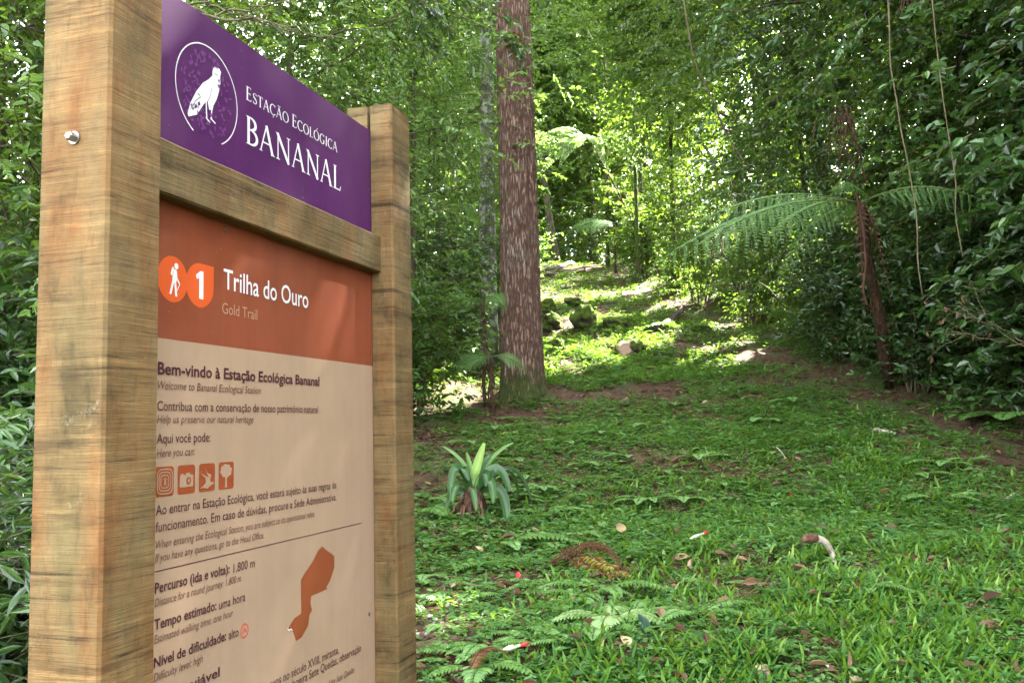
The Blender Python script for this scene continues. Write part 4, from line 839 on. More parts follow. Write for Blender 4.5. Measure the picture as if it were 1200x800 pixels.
# ------------------------------------------------------------------ ground cover
BARE = [(700, 478, .6), (800, 470, .5), (640, 492, .45), (880, 450, .6), (770, 520, .35), (530, 520, .7), (520, 560, .6), (515, 690, .5), (505, 730, .35), (535, 645, .45), (870, 655, .28), (910, 690, .22), (690, 290, 1.0), (960, 380, .6),
        (760, 455, .5), (800, 600, .15), (720, 672, .12), (1150, 470, .4), (1060, 470, .5), (590, 500, .5), (500, 480, .5), (940, 400, .5), (870, 405, .5), (560, 470, .5)]
BP = np.array([on_ground(a, b) for a, b, r in BARE]); BR = np.array([r for a, b, r in BARE])
def green(x, y):
    n = fbm(x * 1.25 + 4, y * 1.25, 2.2, 4); q = np.clip((n - .36) / .16, 0, 1)
    d = np.hypot(x[:, None] - BP[None, :, 0], (y[:, None] - BP[None, :, 1]))
    bare = np.exp(-(d / BR[None]) ** 2).max(1)
    near = np.clip((7.0 - y) / 3, 0, 1) * np.clip((x + .1) / .9, 0, 1)
    q = np.clip(q + .55 * near, 0, 1)
    edge = np.clip((x - left_edge(y)) / .9 + .15, 0, 1) * np.clip((right_edge(y) - x - np.where(y > 11.5, -.2, .35)) / 1.1, .10, 1)
    return q * (1 - .76 * bare) * edge
def scatter(n, y0, y1, rng, pw=1.0, x0=-2.0, x1=5.5):
    u = rng.uniform(0, 1, n); y = y0 * (y1 / y0) ** u if pw == 1 else y0 + (y1 - y0) * u ** pw
    w = np.minimum(.62 * y + .5, 99); x = np.where(True, rng.uniform(-1, 1, n) * w, 0)
    k = (x > x0) & (x < x1); return x[k], y[k]
def blades(g, x, y, L, W_, rng, lean=(.55, 1.4)):
    n = len(x); az = rng.uniform(0, 6.28, n); ln = rng.uniform(*lean, n); H = np.column_stack([np.cos(az), np.sin(az), np.zeros(n)]); S = np.column_stack([-np.sin(az), np.cos(az), np.zeros(n)])
    P = np.column_stack([x, y, ground(x, y) - .004]); t = np.array([0, .33, .68, 1.0]); wp = np.array([.55, 1, .75, 0])
    c0 = np.cos(ln * .55); V = []
    a = ln[:, None] * (.45 + .75 * t[None]); dz = np.cos(np.minimum(a, 1.75)); dh = np.sin(np.minimum(a, 1.75))
    cz = np.cumsum(np.concatenate([np.zeros((n, 1)), dz[:, 1:] * np.diff(t)[None]], 1), 1); ch = np.cumsum(np.concatenate([np.zeros((n, 1)), dh[:, 1:] * np.diff(t)[None]], 1), 1)
    C = P[:, None] + L[:, None, None] * (H[:, None] * ch[..., None] + np.array([0, 0, 1.]) * cz[..., None])
    l = C + S[:, None] * (W_[:, None] * wp[None] / 2)[..., None]; r = C - S[:, None] * (W_[:, None] * wp[None] / 2)[..., None]
    Vx = np.concatenate([np.stack([l[:, 0], r[:, 0], l[:, 1], r[:, 1], l[:, 2], r[:, 2]], 1), C[:, 3:4]], 1)
    i = np.arange(n)[:, None] * 7; rn = np.clip(rng.normal(.46, .26, n), 0, 1)
    base = g.n
    g.add(Vx.reshape(-1, 3), [(4, np.concatenate([i + [0, 1, 3, 2], i + [2, 3, 5, 4]], 1).reshape(-1, 4))], np.repeat(rn, 2))
    f3 = (i + [4, 5, 6]).reshape(-1, 3) + base; g.f.append((f3, rn, 0))
rg_ = np.random.default_rng(21)
g = Geo()
x, y = scatter(230000, 1.8, 12, rg_)
lawn = np.clip((7.6 - y + .9 * (x - 1.2)) / 2.4, 0.05, 1) * np.clip((x + .35 - .05 * y) / .8, .12, 1)       # the grass thins out up the trail and towards the sign
k = rg_.uniform(0, 1, len(x)) < green(x, y) ** 1.2 * lawn; x, y = x[k], y[k]
cl = fbm(x * 5, y * 5, 1.1, 2); k = rg_.uniform(0, 1, len(x)) < np.clip((cl - .34) * 3.0, .05, .85); x, y = x[k], y[k]
blades(g, x, y, rg_.uniform(.045, .11, len(x)) * (1 + .04 * np.maximum(0, y - 5)), rg_.uniform(.009, .0165, len(x)) * (1 + .10 * np.maximum(0, y - 5)), rg_)
x, y = scatter(34000, 10, 25, rg_); k = rg_.uniform(0, 1, len(x)) < green(x, y); x, y = x[k], y[k]
blades(g, x, y, rg_.uniform(.05, .12, len(x)), rg_.uniform(.016, .03, len(x)), rg_)
tag(g.build('grass', M['grass']), 'broad-bladed green grass growing over the trail', kind='stuff')
# small herbs
g = Geo()
def herbs(n, y0, y1, size, k_lo=4, side=False):
    x, y = scatter(n, y0, y1, rg_, x0=-5, x1=9)
    G0 = green(x, y); off = np.clip((left_edge(y) - x) / .6, 0, 1) + np.clip((x - right_edge(y)) / .6 + .4, 0, 1)
    kk = rg_.uniform(0, 1, len(x)) < np.clip(.25 * (G0 > .12) + .75 * G0 + .8 * off * (fbm(x * 2, y * 2, 5.5, 2) > .42), 0, 1); x, y = x[kk], y[kk]
    m = 6; n2 = len(x); az = rg_.uniform(0, 6.28, (n2, 1)) + np.arange(m)[None] * 1.05 + rg_.normal(0, .25, (n2, m))
    hgt = rg_.uniform(.012, .06, (n2, 1)) * size / .035
    D = np.stack([np.cos(az), np.sin(az), rg_.uniform(-.2, .5, (n2, m))], -1)
    P = np.stack([x, y, ground(x, y)], -1)[:, None] + D * np.array([1, 1, 0]) * .008 + np.array([0, 0, 1.]) * (hgt * rg_.uniform(.3, 1, (n2, m)))[..., None]
    s = size * rg_.uniform(.55, 1.3, (n2, 1)) * rg_.uniform(.7, 1.15, (n2, m)); keep = (rg_.uniform(0, 1, (n2, m)) < .85).ravel()
    add_leaves(g, P.reshape(-1, 3)[keep], D.reshape(-1, 3)[keep], (np.array([0, 0, 1.]) + rg_.normal(0, .3, (n2, m, 3))).reshape(-1, 3)[keep], s.ravel()[keep], s.ravel()[keep] * .48, np.clip(rg_.uniform(.1, .8, (n2, 1)) + rg_.normal(0, .1, (n2, m)), 0, 1).ravel()[keep], 0, .12, .1, False)
herbs(20000, 1.8, 6, .032); herbs(30000, 4.5, 12, .042); herbs(24000, 10, 26, .062); herbs(22000, 7, 12.5, .045); herbs(20000, 11.5, 25, .055)
tag(g.build('weeds', M['herb']), 'low leafy weeds covering the forest floor and trail', kind='stuff')
# litter
g = Geo(); x, y = scatter(26000, 1.8, 24, rg_, x0=-6, x1=9); k = rg_.uniform(0, 1, len(x)) < np.clip(1.05 - .75 * green(x, y), 0, 1); x, y = x[k], y[k]; n = len(x)
az = rg_.uniform(0, 6.28, n); L = rg_.uniform(.02, .075, n) * (1 + .03 * y); D = np.column_stack([np.cos(az), np.sin(az), rg_.normal(.06, .2, n)])
add_leaves(g, np.column_stack([x, y, ground(x, y) + .006]), D, np.array([0, 0, 1.]) + rg_.normal(0, .3, (n, 3)), L, L * rg_.uniform(.25, .6, n), np.clip(rg_.beta(2.2, 2.6, n), 0, 1), 0, .12, .22, False)
x, y = scatter(2600, 1.8, 14, rg_, x0=-2, x1=6); n = len(x); az = rg_.uniform(0, 6.28, n); L = rg_.uniform(.035, .085, n); D = np.column_stack([np.cos(az), np.sin(az), rg_.normal(.1, .35, n)])
add_leaves(g, np.column_stack([x, y, ground(x, y) + rg_.uniform(.012, .035, n)]), D, np.array([0, 0, 1.]) + rg_.normal(0, .5, (n, 3)), L, L * rg_.uniform(.25, .6, n), np.clip(rg_.beta(2.6, 2.0, n), 0, 1), 0, .2, .35, False)
tag(g.build('leaf_litter', M['litter']), 'red brown dead leaves scattered on the soil', kind='stuff')

# ------------------------------------------------------------------ bromeliad
bm0 = on_ground(560, 606); YB = bm0[1]; SP = FPX / YB
brom = tag(empty('bromeliad', bm0), 'green rosette of arching strap leaves growing on brown soil beside the far sign post', 'plant')
def zpt(zx, zy, dy=0.0):                                     # enlarged photograph position -> metres from the base
    p = at_depth(510 + zx / 5.715, 500 + zy / 5.715, YB) - bm0; return np.array([p[0], dy, p[2]])
def bez(pts, n=12):
    p = np.asarray(pts, float); t = np.linspace(0, 1, n)[:, None]
    if len(p) == 2: return p[0] * (1 - t) + p[1] * t
    c = 2 * p[1] - .5 * (p[0] + p[2]); return p[0] * (1 - t) ** 2 + 2 * c * t * (1 - t) + p[2] * t ** 2
def strap(g, path, w, rnd, facing=(0, -.75, .65), fold=.22, tipr=.8):
    p = np.asarray(path, float); n = len(p); t = np.linspace(0, 1, n); T = nrm(np.gradient(p, axis=0))
    S = nrm(np.cross(T, np.asarray(facing, float))); N = np.cross(S, T); wp = w * np.minimum(1, .65 + t * 1.2) * np.sqrt(np.clip(1 - ((t - .6) / .42).clip(0) ** 2 * 1.0, 0.004, 1))
    c = [(-.5, .0), (-.25, -.5 * fold), (0, -fold), (.25, -.5 * fold), (.5, 0)]
    V = np.stack([p + S * (wp * a)[:, None] + N * (wp * b)[:, None] for a, b in c], 1); i = np.arange(n - 1)[:, None] * 5; j = np.arange(4)[None]
    q = np.stack([i + j, i + j + 1, i + 6 + j, i + 5 + j], -1).reshape(-1, 4); g.add(V.reshape(-1, 3), [(4, q)], np.repeat(rnd * np.ones(n - 1), 4) + np.repeat(np.linspace(-.08, .08, n - 1), 4))
for pts, dys, w, rnd in (
        ([(262, 440), (262, 330), (328, 108)], (0, 0, .02), .060, .93), ([(250, 430), (240, 300), (205, 168)], (.0, .03, .05), .032, .74), ([(280, 430), (300, 290), (372, 190)], (.02, .06, .1), .045, .45),
        ([(280, 430), (370, 225), (522, 108)], (.02, .08, .16), .028, .75), ([(245, 430), (190, 255), (38, 132)], (.02, .08, .16), .026, .72), ([(245, 440), (148, 262), (105, 490)], (0, -.06, -.1), .056, .45),
        ([(250, 450), (165, 372), (130, 480)], (0, -.1, -.2), .045, .5), ([(270, 440), (400, 270), (500, 430)], (0, -.02, -.03), .056, .42), ([(265, 445), (362, 335), (392, 490)], (0, -.1, -.22), .052, .4),
        ([(275, 460), (430, 410), (485, 665)], (0, -.05, -.12), .062, .38), ([(275, 430), (500, 280), (648, 505)], (.02, .1, .14), .030, .08), ([(275, 430), (470, 300), (560, 470)], (.02, .14, .22), .028, .1),
        ([(250, 445), (195, 270), (230, 350)], (0, -.05, -.12), .05, .2), ([(255, 450), (330, 300), (345, 385)], (0, -.04, -.15), .05, .25), ([(250, 450), (140, 440), (70, 560)], (0, -.02, -.02), .05, .35), ([(262, 450), (262, 400), (282, 540)], (0, -.14, -.2), .04, .5)):
    g = Geo(); strap(g, bez([zpt(a, b, d) for (a, b), d in zip(pts, dys)]), w, rnd); g.build('leaf', M['brom'], brom, True)
rb = np.random.default_rng(17)
for k in range(11):
    ex, ey = 95 + k * 24 + rb.normal(0, 14), 575 + rb.uniform(-10, 85); g = Geo()
    strap(g, bez([zpt(250 + rb.normal(0, 12), 475, -.02), zpt(250 + (ex - 250) * .6, 470 + rb.uniform(0, 60), -.06), zpt(ex, ey, rb.uniform(-.2, .06))]) + rb.normal(0, .003, (12, 3)), rb.uniform(.006, .026), rb.uniform(.1, .75), (rb.normal(0, .5), -.7, .6), rb.uniform(.1, .6)); g.build('dead_leaf', M['litter'], brom, True)
def blob(g, c, r, seed, n=26, amp=.35, sc=1.6, mat=0):
    th = np.linspace(0, np.pi, n); ph = np.linspace(0, 2 * np.pi, 2 * n, endpoint=False); T, Pp = np.meshgrid(th, ph, indexing='ij')
    d = np.stack([np.sin(T) * np.cos(Pp), np.sin(T) * np.sin(Pp), np.cos(T)], -1); f = 1 + amp * (fbm(d[..., 0] * sc + seed, d[..., 1] * sc, d[..., 2] * sc + 5, 4) - .5) * 2
    cr = d if amp > .5 else np.sign(d) * np.abs(d) ** .8; f = f + amp * .25 * (fbm(d[..., 0] * sc * 4 + seed, d[..., 1] * sc * 4, d[..., 2] * sc * 4, 3) - .5); V = np.asarray(c) + cr * f[..., None] * np.asarray(r); m = 2 * n; i = np.arange(n - 1)[:, None] * m; j = np.arange(m)[None]; j2 = (j + 1) % m
    g.add(V.reshape(-1, 3), [(4, np.stack([i + j, i + m + j, i + m + j2, i + j2], -1).reshape(-1, 4))], .5, mat)
g = Geo(); blob(g, zpt(255, 530, 0), (.075, .075, .12), 3.3); g.build('root_clump', M['fernbark'], brom, True)

# ------------------------------------------------------------------ small ferns on the ground
def small_fern(name, loc, fr, seed, pl=.05, lw=.016, n=15, mat='fern', rise=.5, sub=0, grp='small ferns in the grass', label='small bright green fern growing among the grass of the trail'):
    rng = np.random.default_rng(seed); root = tag(empty(name, loc), label, 'fern', grp)
    for az, ln in fr:
        g = Geo(); frond(g, arch((0, 0, .0), az, ln, ln * rise, ln * rise * .9, 10), n, pl * ln / .22, lw * ln / .22, rng, sub, (.25, .95), .7, .15, rachis=.0018, gap=False); g.build('frond', [M[mat], M['stem_green']], root)
    return root
def copy_tree(o, parent=None):
    c = o.copy(); COL.objects.link(c); c.parent = parent
    for ch in list(o.children): copy_tree(ch, c)
    return c
protos = [small_fern('ground_fern', on_ground(*q), fr, 40 + k, rise=rs * 1.3) for k, (q, fr, rs) in enumerate((
    ((592, 640), [(1.2, .26), (2.0, .3), (.3, .2), (2.9, .2)], .45), ((640, 605), [(1.5, .22), (.6, .24), (-1.2, .2)], .5), ((500, 590), [(-1.3, .3), (1.4, .28), (-.4, .24), (2.5, .22)], .5), ((700, 735), [(2.4, .16), (3.3, .18), (1.5, .15), (4.2, .15), (.5, .14)], .35), ((625, 735), [(-1.4, .2), (1.0, .18)], .3)))]
for q, sc_ in zip(protos, (1.5, 1.35, 1.3, 1.4, 1.3)): q.scale = (sc_, sc_, sc_)
ES = [(640, 755), (600, 740), (575, 760), (655, 690), (560, 765), (530, 600), (548, 610), (610, 590), (680, 582), (650, 560), (715, 565), (780, 555), (760, 590), (690, 545), (770, 700), (765, 650), (785, 720), (820, 720), (745, 690), (600, 700), (680, 760), (900, 640), (850, 570), (880, 600), (960, 700), (1010, 690), (1080, 560), (1130, 545), (985, 585), (930, 555), (870, 540), (1190, 610), (660, 520), (620, 545), (585, 525), (705, 510), (830, 520), (560, 790), (500, 640), (780, 620), (805, 590), (1160, 690), (1090, 640), (910, 760)]
rf2 = np.random.default_rng(8)
_r3 = np.random.default_rng(91)
while len(ES) < 150:
    a, b = _r3.uniform(495, 1190), 470 + 320 * _r3.uniform(0, 1) ** 1.25
    if _r3.uniform() < (1.0 if a < 900 - (b - 500) * .9 else .3) and not (a > 880 and b > 640): ES.append((a, b))
for k, (a, b) in enumerate(ES):
    c = copy_tree(protos[k % 5]); c.location = on_ground(a + rf2.uniform(-6, 6), b + rf2.uniform(-4, 4)); c.rotation_euler = (0, 0, rf2.uniform(0, 6.28)); s = rf2.uniform(.6, 1.15); c.scale = (s, s, s)
wf = small_fern('ground_fern', on_ground(716, 730), [(2.2, .24), (3.4, .24), (1.2, .22), (4.6, .24), (.2, .2)], 71, .075, .026, 13, 'fern_lit', rise=.75, grp=None, label='pale glossy fern catching the light low in the grass')
for k, (a, b, fr, lb_) in enumerate(((1192, 495, [(-1.6, .5), (-.8, .5), (.2, .4), (-2.4, .45)], 'bright fern at the picture edge under the glossy shrub'), (1150, 450, [(-1.5, .4), (-.4, .42), (.8, .35)], 'fern in front of the shrubs right of the tree fern trunk'),
        (800, 388, [(-1.5, .6), (-.7, .5), (1.2, .5)], 'flat fern lying in a sun spot at the far trail edge'), (498, 604, [(-1.2, .34), (.6, .36), (1.7, .34), (2.6, .3)], 'fern half hidden by the far sign post beside the bromeliad'))):
    small_fern('ground_fern', on_ground(a, b), fr, 80 + k, .085, .022, 18, 'fern', .75, 0, None, lb_)

# ------------------------------------------------------------------ fallen things on the grass
def gp(px, py, dz=.0): return on_ground(px, py) + np.array([0, 0, dz])
def local(g, root_loc):
    for q in range(len(g.v)): g.v[q] = g.v[q] - root_loc
def spline(pts, n=24):
    p = np.asarray(pts, float); t = np.linspace(0, len(p) - 1, n); q = np.column_stack([np.interp(t, range(len(p)), p[:, a]) for a in range(3)])
    for _ in range(3): q[1:-1] = (q[:-2] + 2 * q[1:-1] + q[2:]) / 4
    return q
o = gp(690, 668); fd = tag(empty('fallen_frond', o), 'withered rust brown fern frond turning yellow at the tip, lying curved on the grass', 'fern frond'); rr = np.random.default_rng(2)
for pts, rnd in (([gp(625, 676, .02), gp(652, 668, .05), gp(684, 664, .12), gp(712, 668, .12), gp(732, 680, .05)], (.05, .35)), ([gp(655, 668, .05), gp(690, 667, .07), gp(715, 678, .06), gp(742, 684, .03)], (.45, 1.0)), ([gp(660, 668, .06), gp(695, 672, .04), gp(722, 684, .03)], (.2, .8))):
    for rep in range(2):
        g = Geo(); frond(g, spline(pts) + rr.normal(0, .004, (24, 3)), 44, .055, .0075, rr, 0, rnd, .6, .3 + rep * 1.4, (rep * .9, -.4, 1), .004, False); local(g, o); g.build('frond_branch', [M['deadfrond'], M['root']], fd)
o = gp(570, 798); fd = tag(empty('fallen_frond', o), 'rust brown withered frond curling up at the bottom of the photo', 'fern frond')
g = Geo(); frond(g, spline([gp(528, 806, .05), gp(552, 806, .06), gp(562, 798, .10), gp(578, 792, .10), gp(602, 790, .06)]), 40, .032, .007, rr, 0, (.1, .6), .6, .6, (0, 0, 1), .004, False); local(g, o); g.build('frond_branch', [M['deadfrond'], M['root']], fd)
o = gp(960, 655); st = tag(empty('curved_stub', o), 'pale curved stub with a dark brown end arching out of the grass', 'stick')
path = spline([gp(979, 668, -.03), at_depth(977, 652, o[1]), at_depth(968, 634, o[1]), at_depth(955, 630, o[1])], 16); g = Geo(); g.tube(path, np.linspace(.011, .019, 16), 10); local(g, o); g.build('pale_stem', M['palewood'], st, True)
path = spline([at_depth(957, 630, o[1] - .001), at_depth(947, 630, o[1] - .01), at_depth(939, 634, o[1] - .03)], 8); g = Geo(); g.tube(path, [.020, .022, .023, .023, .022, .019, .014, .005], 10); local(g, o); g.build('brown_end', M['rootbrown'], st, True)
def stick(a, b, r, label, mat='palewood', name='dry_stick', mid=None, dz=.012):
    A_, B_ = gp(*a, dz), gp(*b, dz); o = A_.copy(); p = curve_pts(A_, B_, 8, np.random.default_rng(int(a[0])), .008, .01); g = Geo(); g.tube(p, np.linspace(r, r * .55, 8), 7); local(g, o); ob = g.build(name, M[mat], None, True); ob.location = o; return tag(ob, label, 'stick')
stick((1022, 507), (1050, 510), .022, 'bleached straight stick lying on the far grass near the tree fern'); stick((1172, 590), (1200, 584), .016, 'pale stick at the picture edge in the grass'); stick((895, 522), (922, 541), .008, 'thin grey stick on the grass below the brown strip')
stick((903, 688), (928, 716), .010, 'dark twig beside the bare patch near the curved stub', 'twig'); stick((975, 738), (1028, 757), .007, 'thin brown twig low in the grass', 'twig'); stick((898, 786), (902, 800), .010, 'short white stick at the bottom of the photo'); stick((495, 612), (520, 624), .008, 'thin pale twig on soil below the bromeliad')
def bud(a, b, label):
    A_, B_ = gp(*a, .055), gp(*b, .06); o = A_.copy(); root = tag(empty('fallen_flower', o), label, 'flower'); g = Geo(); t = np.linspace(0, 1, 9)[:, None]; g.tube(A_ * (1 - t) + B_ * t, np.array([.003, .006, .009, .0105, .010, .008, .006, .005, .004]), 9); local(g, o); g.build('white_petals', M['petal_white'], root, True)
    d = nrm(B_ - A_); g = Geo(); g.tube([B_ - d * .006, B_ + d * .012, B_ + d * .03], [.006, .008, .002], 7); local(g, o); g.build('red_tip', M['petal_red'], root, True)
bud((809, 644), (826, 638), 'white fallen flower bud with a red tip on the grass left of the curved stub'); bud((590, 780), (612, 776), 'white fallen flower bud with red tip near the bottom frond')
def fallen_leaf(px, py, L, Wd, az, mat, label, tilt=.3, name='fallen_leaf', cat='leaf', dz=.02, heart=False):
    o = gp(px, py, dz); t = np.linspace(0, 1, 9); wp = np.sin(np.pi * t ** (.6 if heart else .85)) ** .8; wp[-1] = .02; wp[0] = .1
    g = Geo(); V = []
    for q, w in zip(t, wp):
        for s, c in ((-1, .25), (-.5, .06), (0, 0), (.5, .06), (1, .25)): V.append((s * w * Wd / 2, (q - .5) * L, c * w * Wd * .5 + .12 * L * math.sin(q * 3)))
    i = np.arange(8)[:, None] * 5; j = np.arange(4)[None]; g.add(V, [(4, np.stack([i + j, i + j + 1, i + 6 + j, i + 5 + j], -1).reshape(-1, 4))]); ob = g.build(name, M[mat], None, True); ob.location = o; ob.rotation_euler = (tilt, .15, az); return tag(ob, label, cat)
fallen_leaf(727, 634, .065, .06, 2.6, 'tanleaf', 'heart shaped dry tan leaf standing up in the grass above the withered frond', 1.1, heart=True, dz=.075)
fallen_leaf(752, 742, .08, .06, .6, 'darkleaf', 'dark green fallen leaf tilted upright low in the grass', 1.0, heart=True, dz=.035); fallen_leaf(733, 758, .055, .045, .3, 'tanleaf', 'tan leaf lying under the dark green leaf', .5); fallen_leaf(795, 712, .06, .045, 1.2, 'tanleaf', 'yellowish dry leaf flat on the grass right of the pale glossy fern', .5)
fallen_leaf(607, 682, .04, .026, .3, 'petal_red', 'red petal at the stem end of the withered frond', 1.2, 'red_petal', 'petal', .03); fallen_leaf(814, 675, .045, .02, 1.2, 'petal_red', 'red petal in the grass right of the withered frond', .5, 'red_petal', 'petal'); fallen_leaf(925, 583, .04, .03, .8, 'petal_red', 'small red petal above the curved stub', .8, 'red_petal', 'petal')
fallen_leaf(1035, 622, .085, .07, 1.0, 'tanleaf', 'pale dry leaf in the grass right of the curved stub', .5); fallen_leaf(906, 656, .10, .045, 2.8, 'brownleaf', 'brown curled leaf on the bare patch beside the curved stub', .3); fallen_leaf(855, 655, .09, .05, 1.4, 'brownleaf', 'brown leaf on the bare patch left of the curled one', .2); fallen_leaf(530, 650, .14, .06, 1.7, 'brownleaf', 'long brown leaf on the soil below the bromeliad', .2); fallen_leaf(560, 648, .08, .05, .7, 'tanleaf', 'pale brown leaf on the soil below the bromeliad', .3)
fallen_leaf(965, 786, .05, .035, 1.0, 'petal_white', 'white petal at the bottom of the photo', .6, 'white_petal', 'petal'); fallen_leaf(1085, 748, .14, .05, 1.4, 'brownleaf', 'reddish brown leaf on the grass at the bottom of the photo', .2); fallen_leaf(892, 795, .06, .05, .2, 'tanleaf', 'tan leaf at the bottom edge of the grass', .6); fallen_leaf(1180, 742, .1, .045, 1.8, 'brownleaf', 'brown leaf low at the picture edge in the grass', .3); fallen_leaf(842, 598, .06, .04, .4, 'brownleaf', 'small brown leaf on the grass above the white bud', .4)
rk = np.random.default_rng(6)
for k in range(13):
    a, b, s = (rk.uniform(491, 514), rk.uniform(712, 745), rk.uniform(.007, .016)) if k < 12 else (745, 607, .015)
    g = Geo(); blob(g, (0, 0, .3 * s), (s, s * .8, s * .55), k * 2.1, 10, .6); ob = g.build('pebble', M['stone'], None, True); ob.location = gp(a, b); ob.rotation_euler = (0, 0, k * 1.0); tag(ob, 'small pale stone on the soil at the foot of the far sign post' if k < 12 else 'small white stone in the grass above the tan leaf', 'stone', 'stones by the far post' if k < 12 else None)

# ------------------------------------------------------------------ mossy rocks, logs up the trail
for k, (a, b, r, lb_) in enumerate(((684, 386, (.30, .30, .30), 'largest mossy boulder in the middle of the upper trail'), (722, 386, (.38, .28, .16), 'flat mossy rock touching the largest boulder'), (640, 368, (.28, .22, .18), 'mossy rock beside the pine trunk up the trail'), (672, 358, (.2, .2, .12), 'small mossy rock behind the largest boulder'), (655, 412, (.16, .14, .15), 'small dark mossy rock in the near sun patch'), (745, 414, (.26, .2, .16), 'mossy hump with the pale cut wood in front of it'), (648, 386, (.26, .22, .2), 'sunlit mossy rock between the pine and the boulder'), (760, 438, (.2, .2, .09), 'low mossy stone below the sun patch'))):
    o = gp(a, b); s = o[1] / 15.0 * .72; g = Geo(); blob(g, (0, 0, r[2] * .55), np.array(r) * s, k * 3.7 + 1, 26, .75, 1.5); ob = g.build('mossy_rock', M['moss'], None, True); ob.location = o; ob.rotation_euler = (0, 0, k * 1.1); tag(ob, lb_, 'rock')
o = gp(734, 417); ob = Geo(); ob.tube([(0, -.05, .08), (0, .25, .12)], [.10, .11], 12); ob = ob.build('cut_log', M['cutwood'], None); ob.location = o; tag(ob, 'short pinkish cut log end beside the mossy hump', 'log')
def log(a, b, r, label, mat, dz=.08):
    A_, B_ = gp(*a, dz), gp(*b, dz); g = Geo(); p = curve_pts(A_, B_, 10, np.random.default_rng(int(a[0])), .02); g.tube(p - A_, np.linspace(r, r * .7, 10), 9); ob = g.build('fallen_log', M[mat], None, True); ob.location = A_; tag(ob, label, 'log')
log((628, 322), (672, 312), .07, 'pale fallen branch on the crest next to the pine', 'palewood'); log((636, 326), (690, 322), .06, 'thin fallen log across the brown slope at the crest', 'bark'); log((632, 330), (655, 316), .05, 'second fallen branch crossing the pale one at the crest', 'liana'); log((770, 392), (800, 370), .05, 'dark fallen branch at the far trail edge', 'bark_dark')

# ------------------------------------------------------------------ lianas, hanging roots, bare twigs
def hang(name, label, pts, r, mat, cat, Y):
    P = [at_depth(a, b, Y) for a, b in pts]; o = P[-1].copy(); g = Geo(); g.tube(spline(P, 30) - o, np.linspace(r, r * .8, 30) * (1 + .45 * np.random.default_rng(int(abs(pts[0][0]))).uniform(-.5, 1, 30) ** 2), 7); ob = g.build(name, M[mat], None, True); ob.location = o; return tag(ob, label, cat)
hang('liana', 'long pale liana hanging straight down through the shrubs', [(1030, -160), (1041, 0), (1043, 40), (1042, 80), (1051, 110), (1054, 150), (1062, 178), (1067, 210), (1073, 240), (1076, 275), (1074, 305), (1081, 345)], .0055, 'liana', 'liana', 6.6)
hang('liana', 'thin pale liana hanging right of the long pale one', [(1085, -80), (1098, 60), (1107, 130), (1121, 215), (1119, 250), (1128, 300)], .0045, 'liana', 'liana', 6.4)
hang('hanging_root', 'reddish brown root dangling beside the tree fern trunk', [(1003, 225), (1012, 270), (1015, 310), (1011, 340), (1016, 358)], .011, 'root', 'root', 7.5)
hang('liana', 'bent pale vine stem left of the long fern fronds', [(795, -40), (812, 70), (832, 110), (852, 160), (876, 195)], .012, 'liana', 'liana', 10.5)
hang('liana', 'crooked mossy vine stem low behind the fronds', [(826, 170), (838, 195), (842, 225), (838, 260)], .016, 'stem_green', 'liana', 10.8)
o = at_depth(985, 135, 7.6); g = Geo(); r5 = np.random.default_rng(12)
for k in range(17):
    a = o + np.array([r5.normal(0, .06), r5.normal(0, .05), r5.uniform(-.02, .08)]); e = a + np.array([r5.normal(0, .10), r5.normal(0, .06), -r5.uniform(.3, .72)]); g.tube(curve_pts(a, e, 8, r5, .015) - o, np.linspace(.006, .003, 8), 4)
ob = g.build('hanging_roots', M['root'], None, True); ob.location = o; tag(ob, 'bunch of reddish rootlets hanging above the long fern fronds', 'roots')
o = at_depth(1066, -5, 6.8); g = Geo()
for k in range(14):
    a = o + np.array([r5.normal(0, .02), r5.normal(0, .02), .05]); e = a + np.array([r5.normal(0, .04), r5.normal(0, .03), -r5.uniform(.1, .22)]); g.tube(curve_pts(a, e, 6, r5, .008) - o, np.linspace(.006, .003, 6), 4)
ob = g.build('hanging_roots', M['root'], None, True); ob.location = o; tag(ob, 'short reddish root tuft at the top edge above the long liana', 'roots')
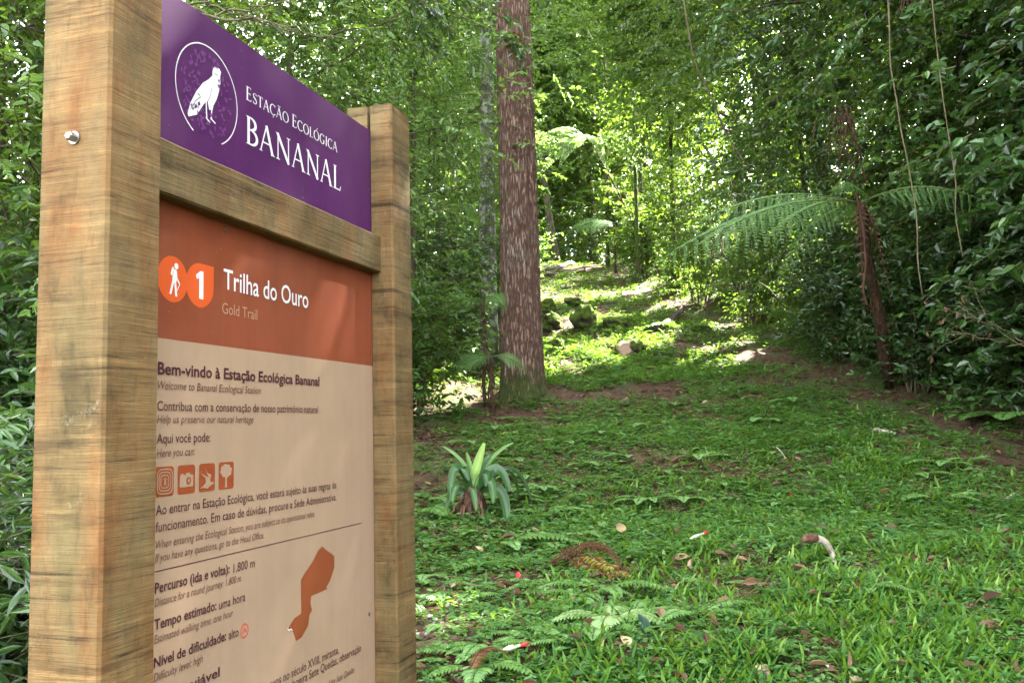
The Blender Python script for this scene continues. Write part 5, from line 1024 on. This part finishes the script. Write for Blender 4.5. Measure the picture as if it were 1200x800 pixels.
def twigs(label, base, ends, Y, r, seed, leaves=0):
    rr = np.random.default_rng(seed); o = at_depth(*base, Y); root = tag(empty('bare_branch', o), label, 'branch'); g = Geo(); gl = Geo()
    for a, b, dy in ends:
        p = curve_pts(np.zeros(3), at_depth(a, b, Y + dy) - o, 12, rr, .02); g.tube(p, np.linspace(r, r * .25, 12), 5)
        for q in range(5):
            s = p[rr.integers(4, 11)]; e = s + nrm(p[-1] - p[0]) * rr.uniform(.08, .25) + rr.normal(0, .08, 3); g.tube(curve_pts(s, e, 5, rr, .008), np.linspace(r * .35, r * .12, 5), 4)
            if leaves: D = rr.normal(0, .4, (leaves, 3)) + [0, 0, -1]; add_leaves(gl, np.tile(e, (leaves, 1)), D, rr.normal(0, 1, (leaves, 3)), rr.uniform(.03, .07, leaves), np.full(leaves, .014), rr.uniform(.3, .95, leaves), 0, .5, .3, False)
    g.build('twigs', M['twig'] if leaves == 0 else M['liana'], root, True)
    if gl.n: gl.build('dry_leaves', M['litter'], root)
twigs('bare grey twigs reaching over the top of the purple header', (205, 8), ((300, 20, .1), (390, 58, .2), (365, 40, 0), (350, 2, .1)), 4.6, .009, 31)
twigs('pale dry branches with curled dead leaves below the glossy shrubs', (1215, 405), ((1120, 352, -.1), (1115, 388, .1), (1150, 368, 0)), 6.1, .006, 32, 1)
# leafy branch hanging in front of the pine
o = at_depth(470, -20, 8.0); lbx = tag(empty('leafy_branch', o), 'dark glossy leafy branch reaching across in front of the pine trunk at the top', 'branch'); r6 = np.random.default_rng(14); g = Geo(); gl = Geo()
for e in ((600, 55, 0), (585, 20, .1), (560, 70, -.1), (530, 40, .2), (520, 90, .1), (505, 10, -.2)):
    p = curve_pts(np.zeros(3), at_depth(e[0], e[1], 8.0 + e[2]) - o, 10, r6, .02, .04); g.tube(p, np.linspace(.008, .003, 10), 5); C = p[r6.integers(3, 10, 9)]; T = nrm(p[-1] - p[0]) + r6.normal(0, .5, (9, 3)); sprays(gl, gl, C, T, r6.uniform(.12, .22, 9), 6, .12, .035, r6, (.0, .5), gap=False, twig_r=.002)
g.build('twigs', M['twig'], lbx, True); gl.build('leaves', [M['leaf_dark'], M['twig']], lbx)
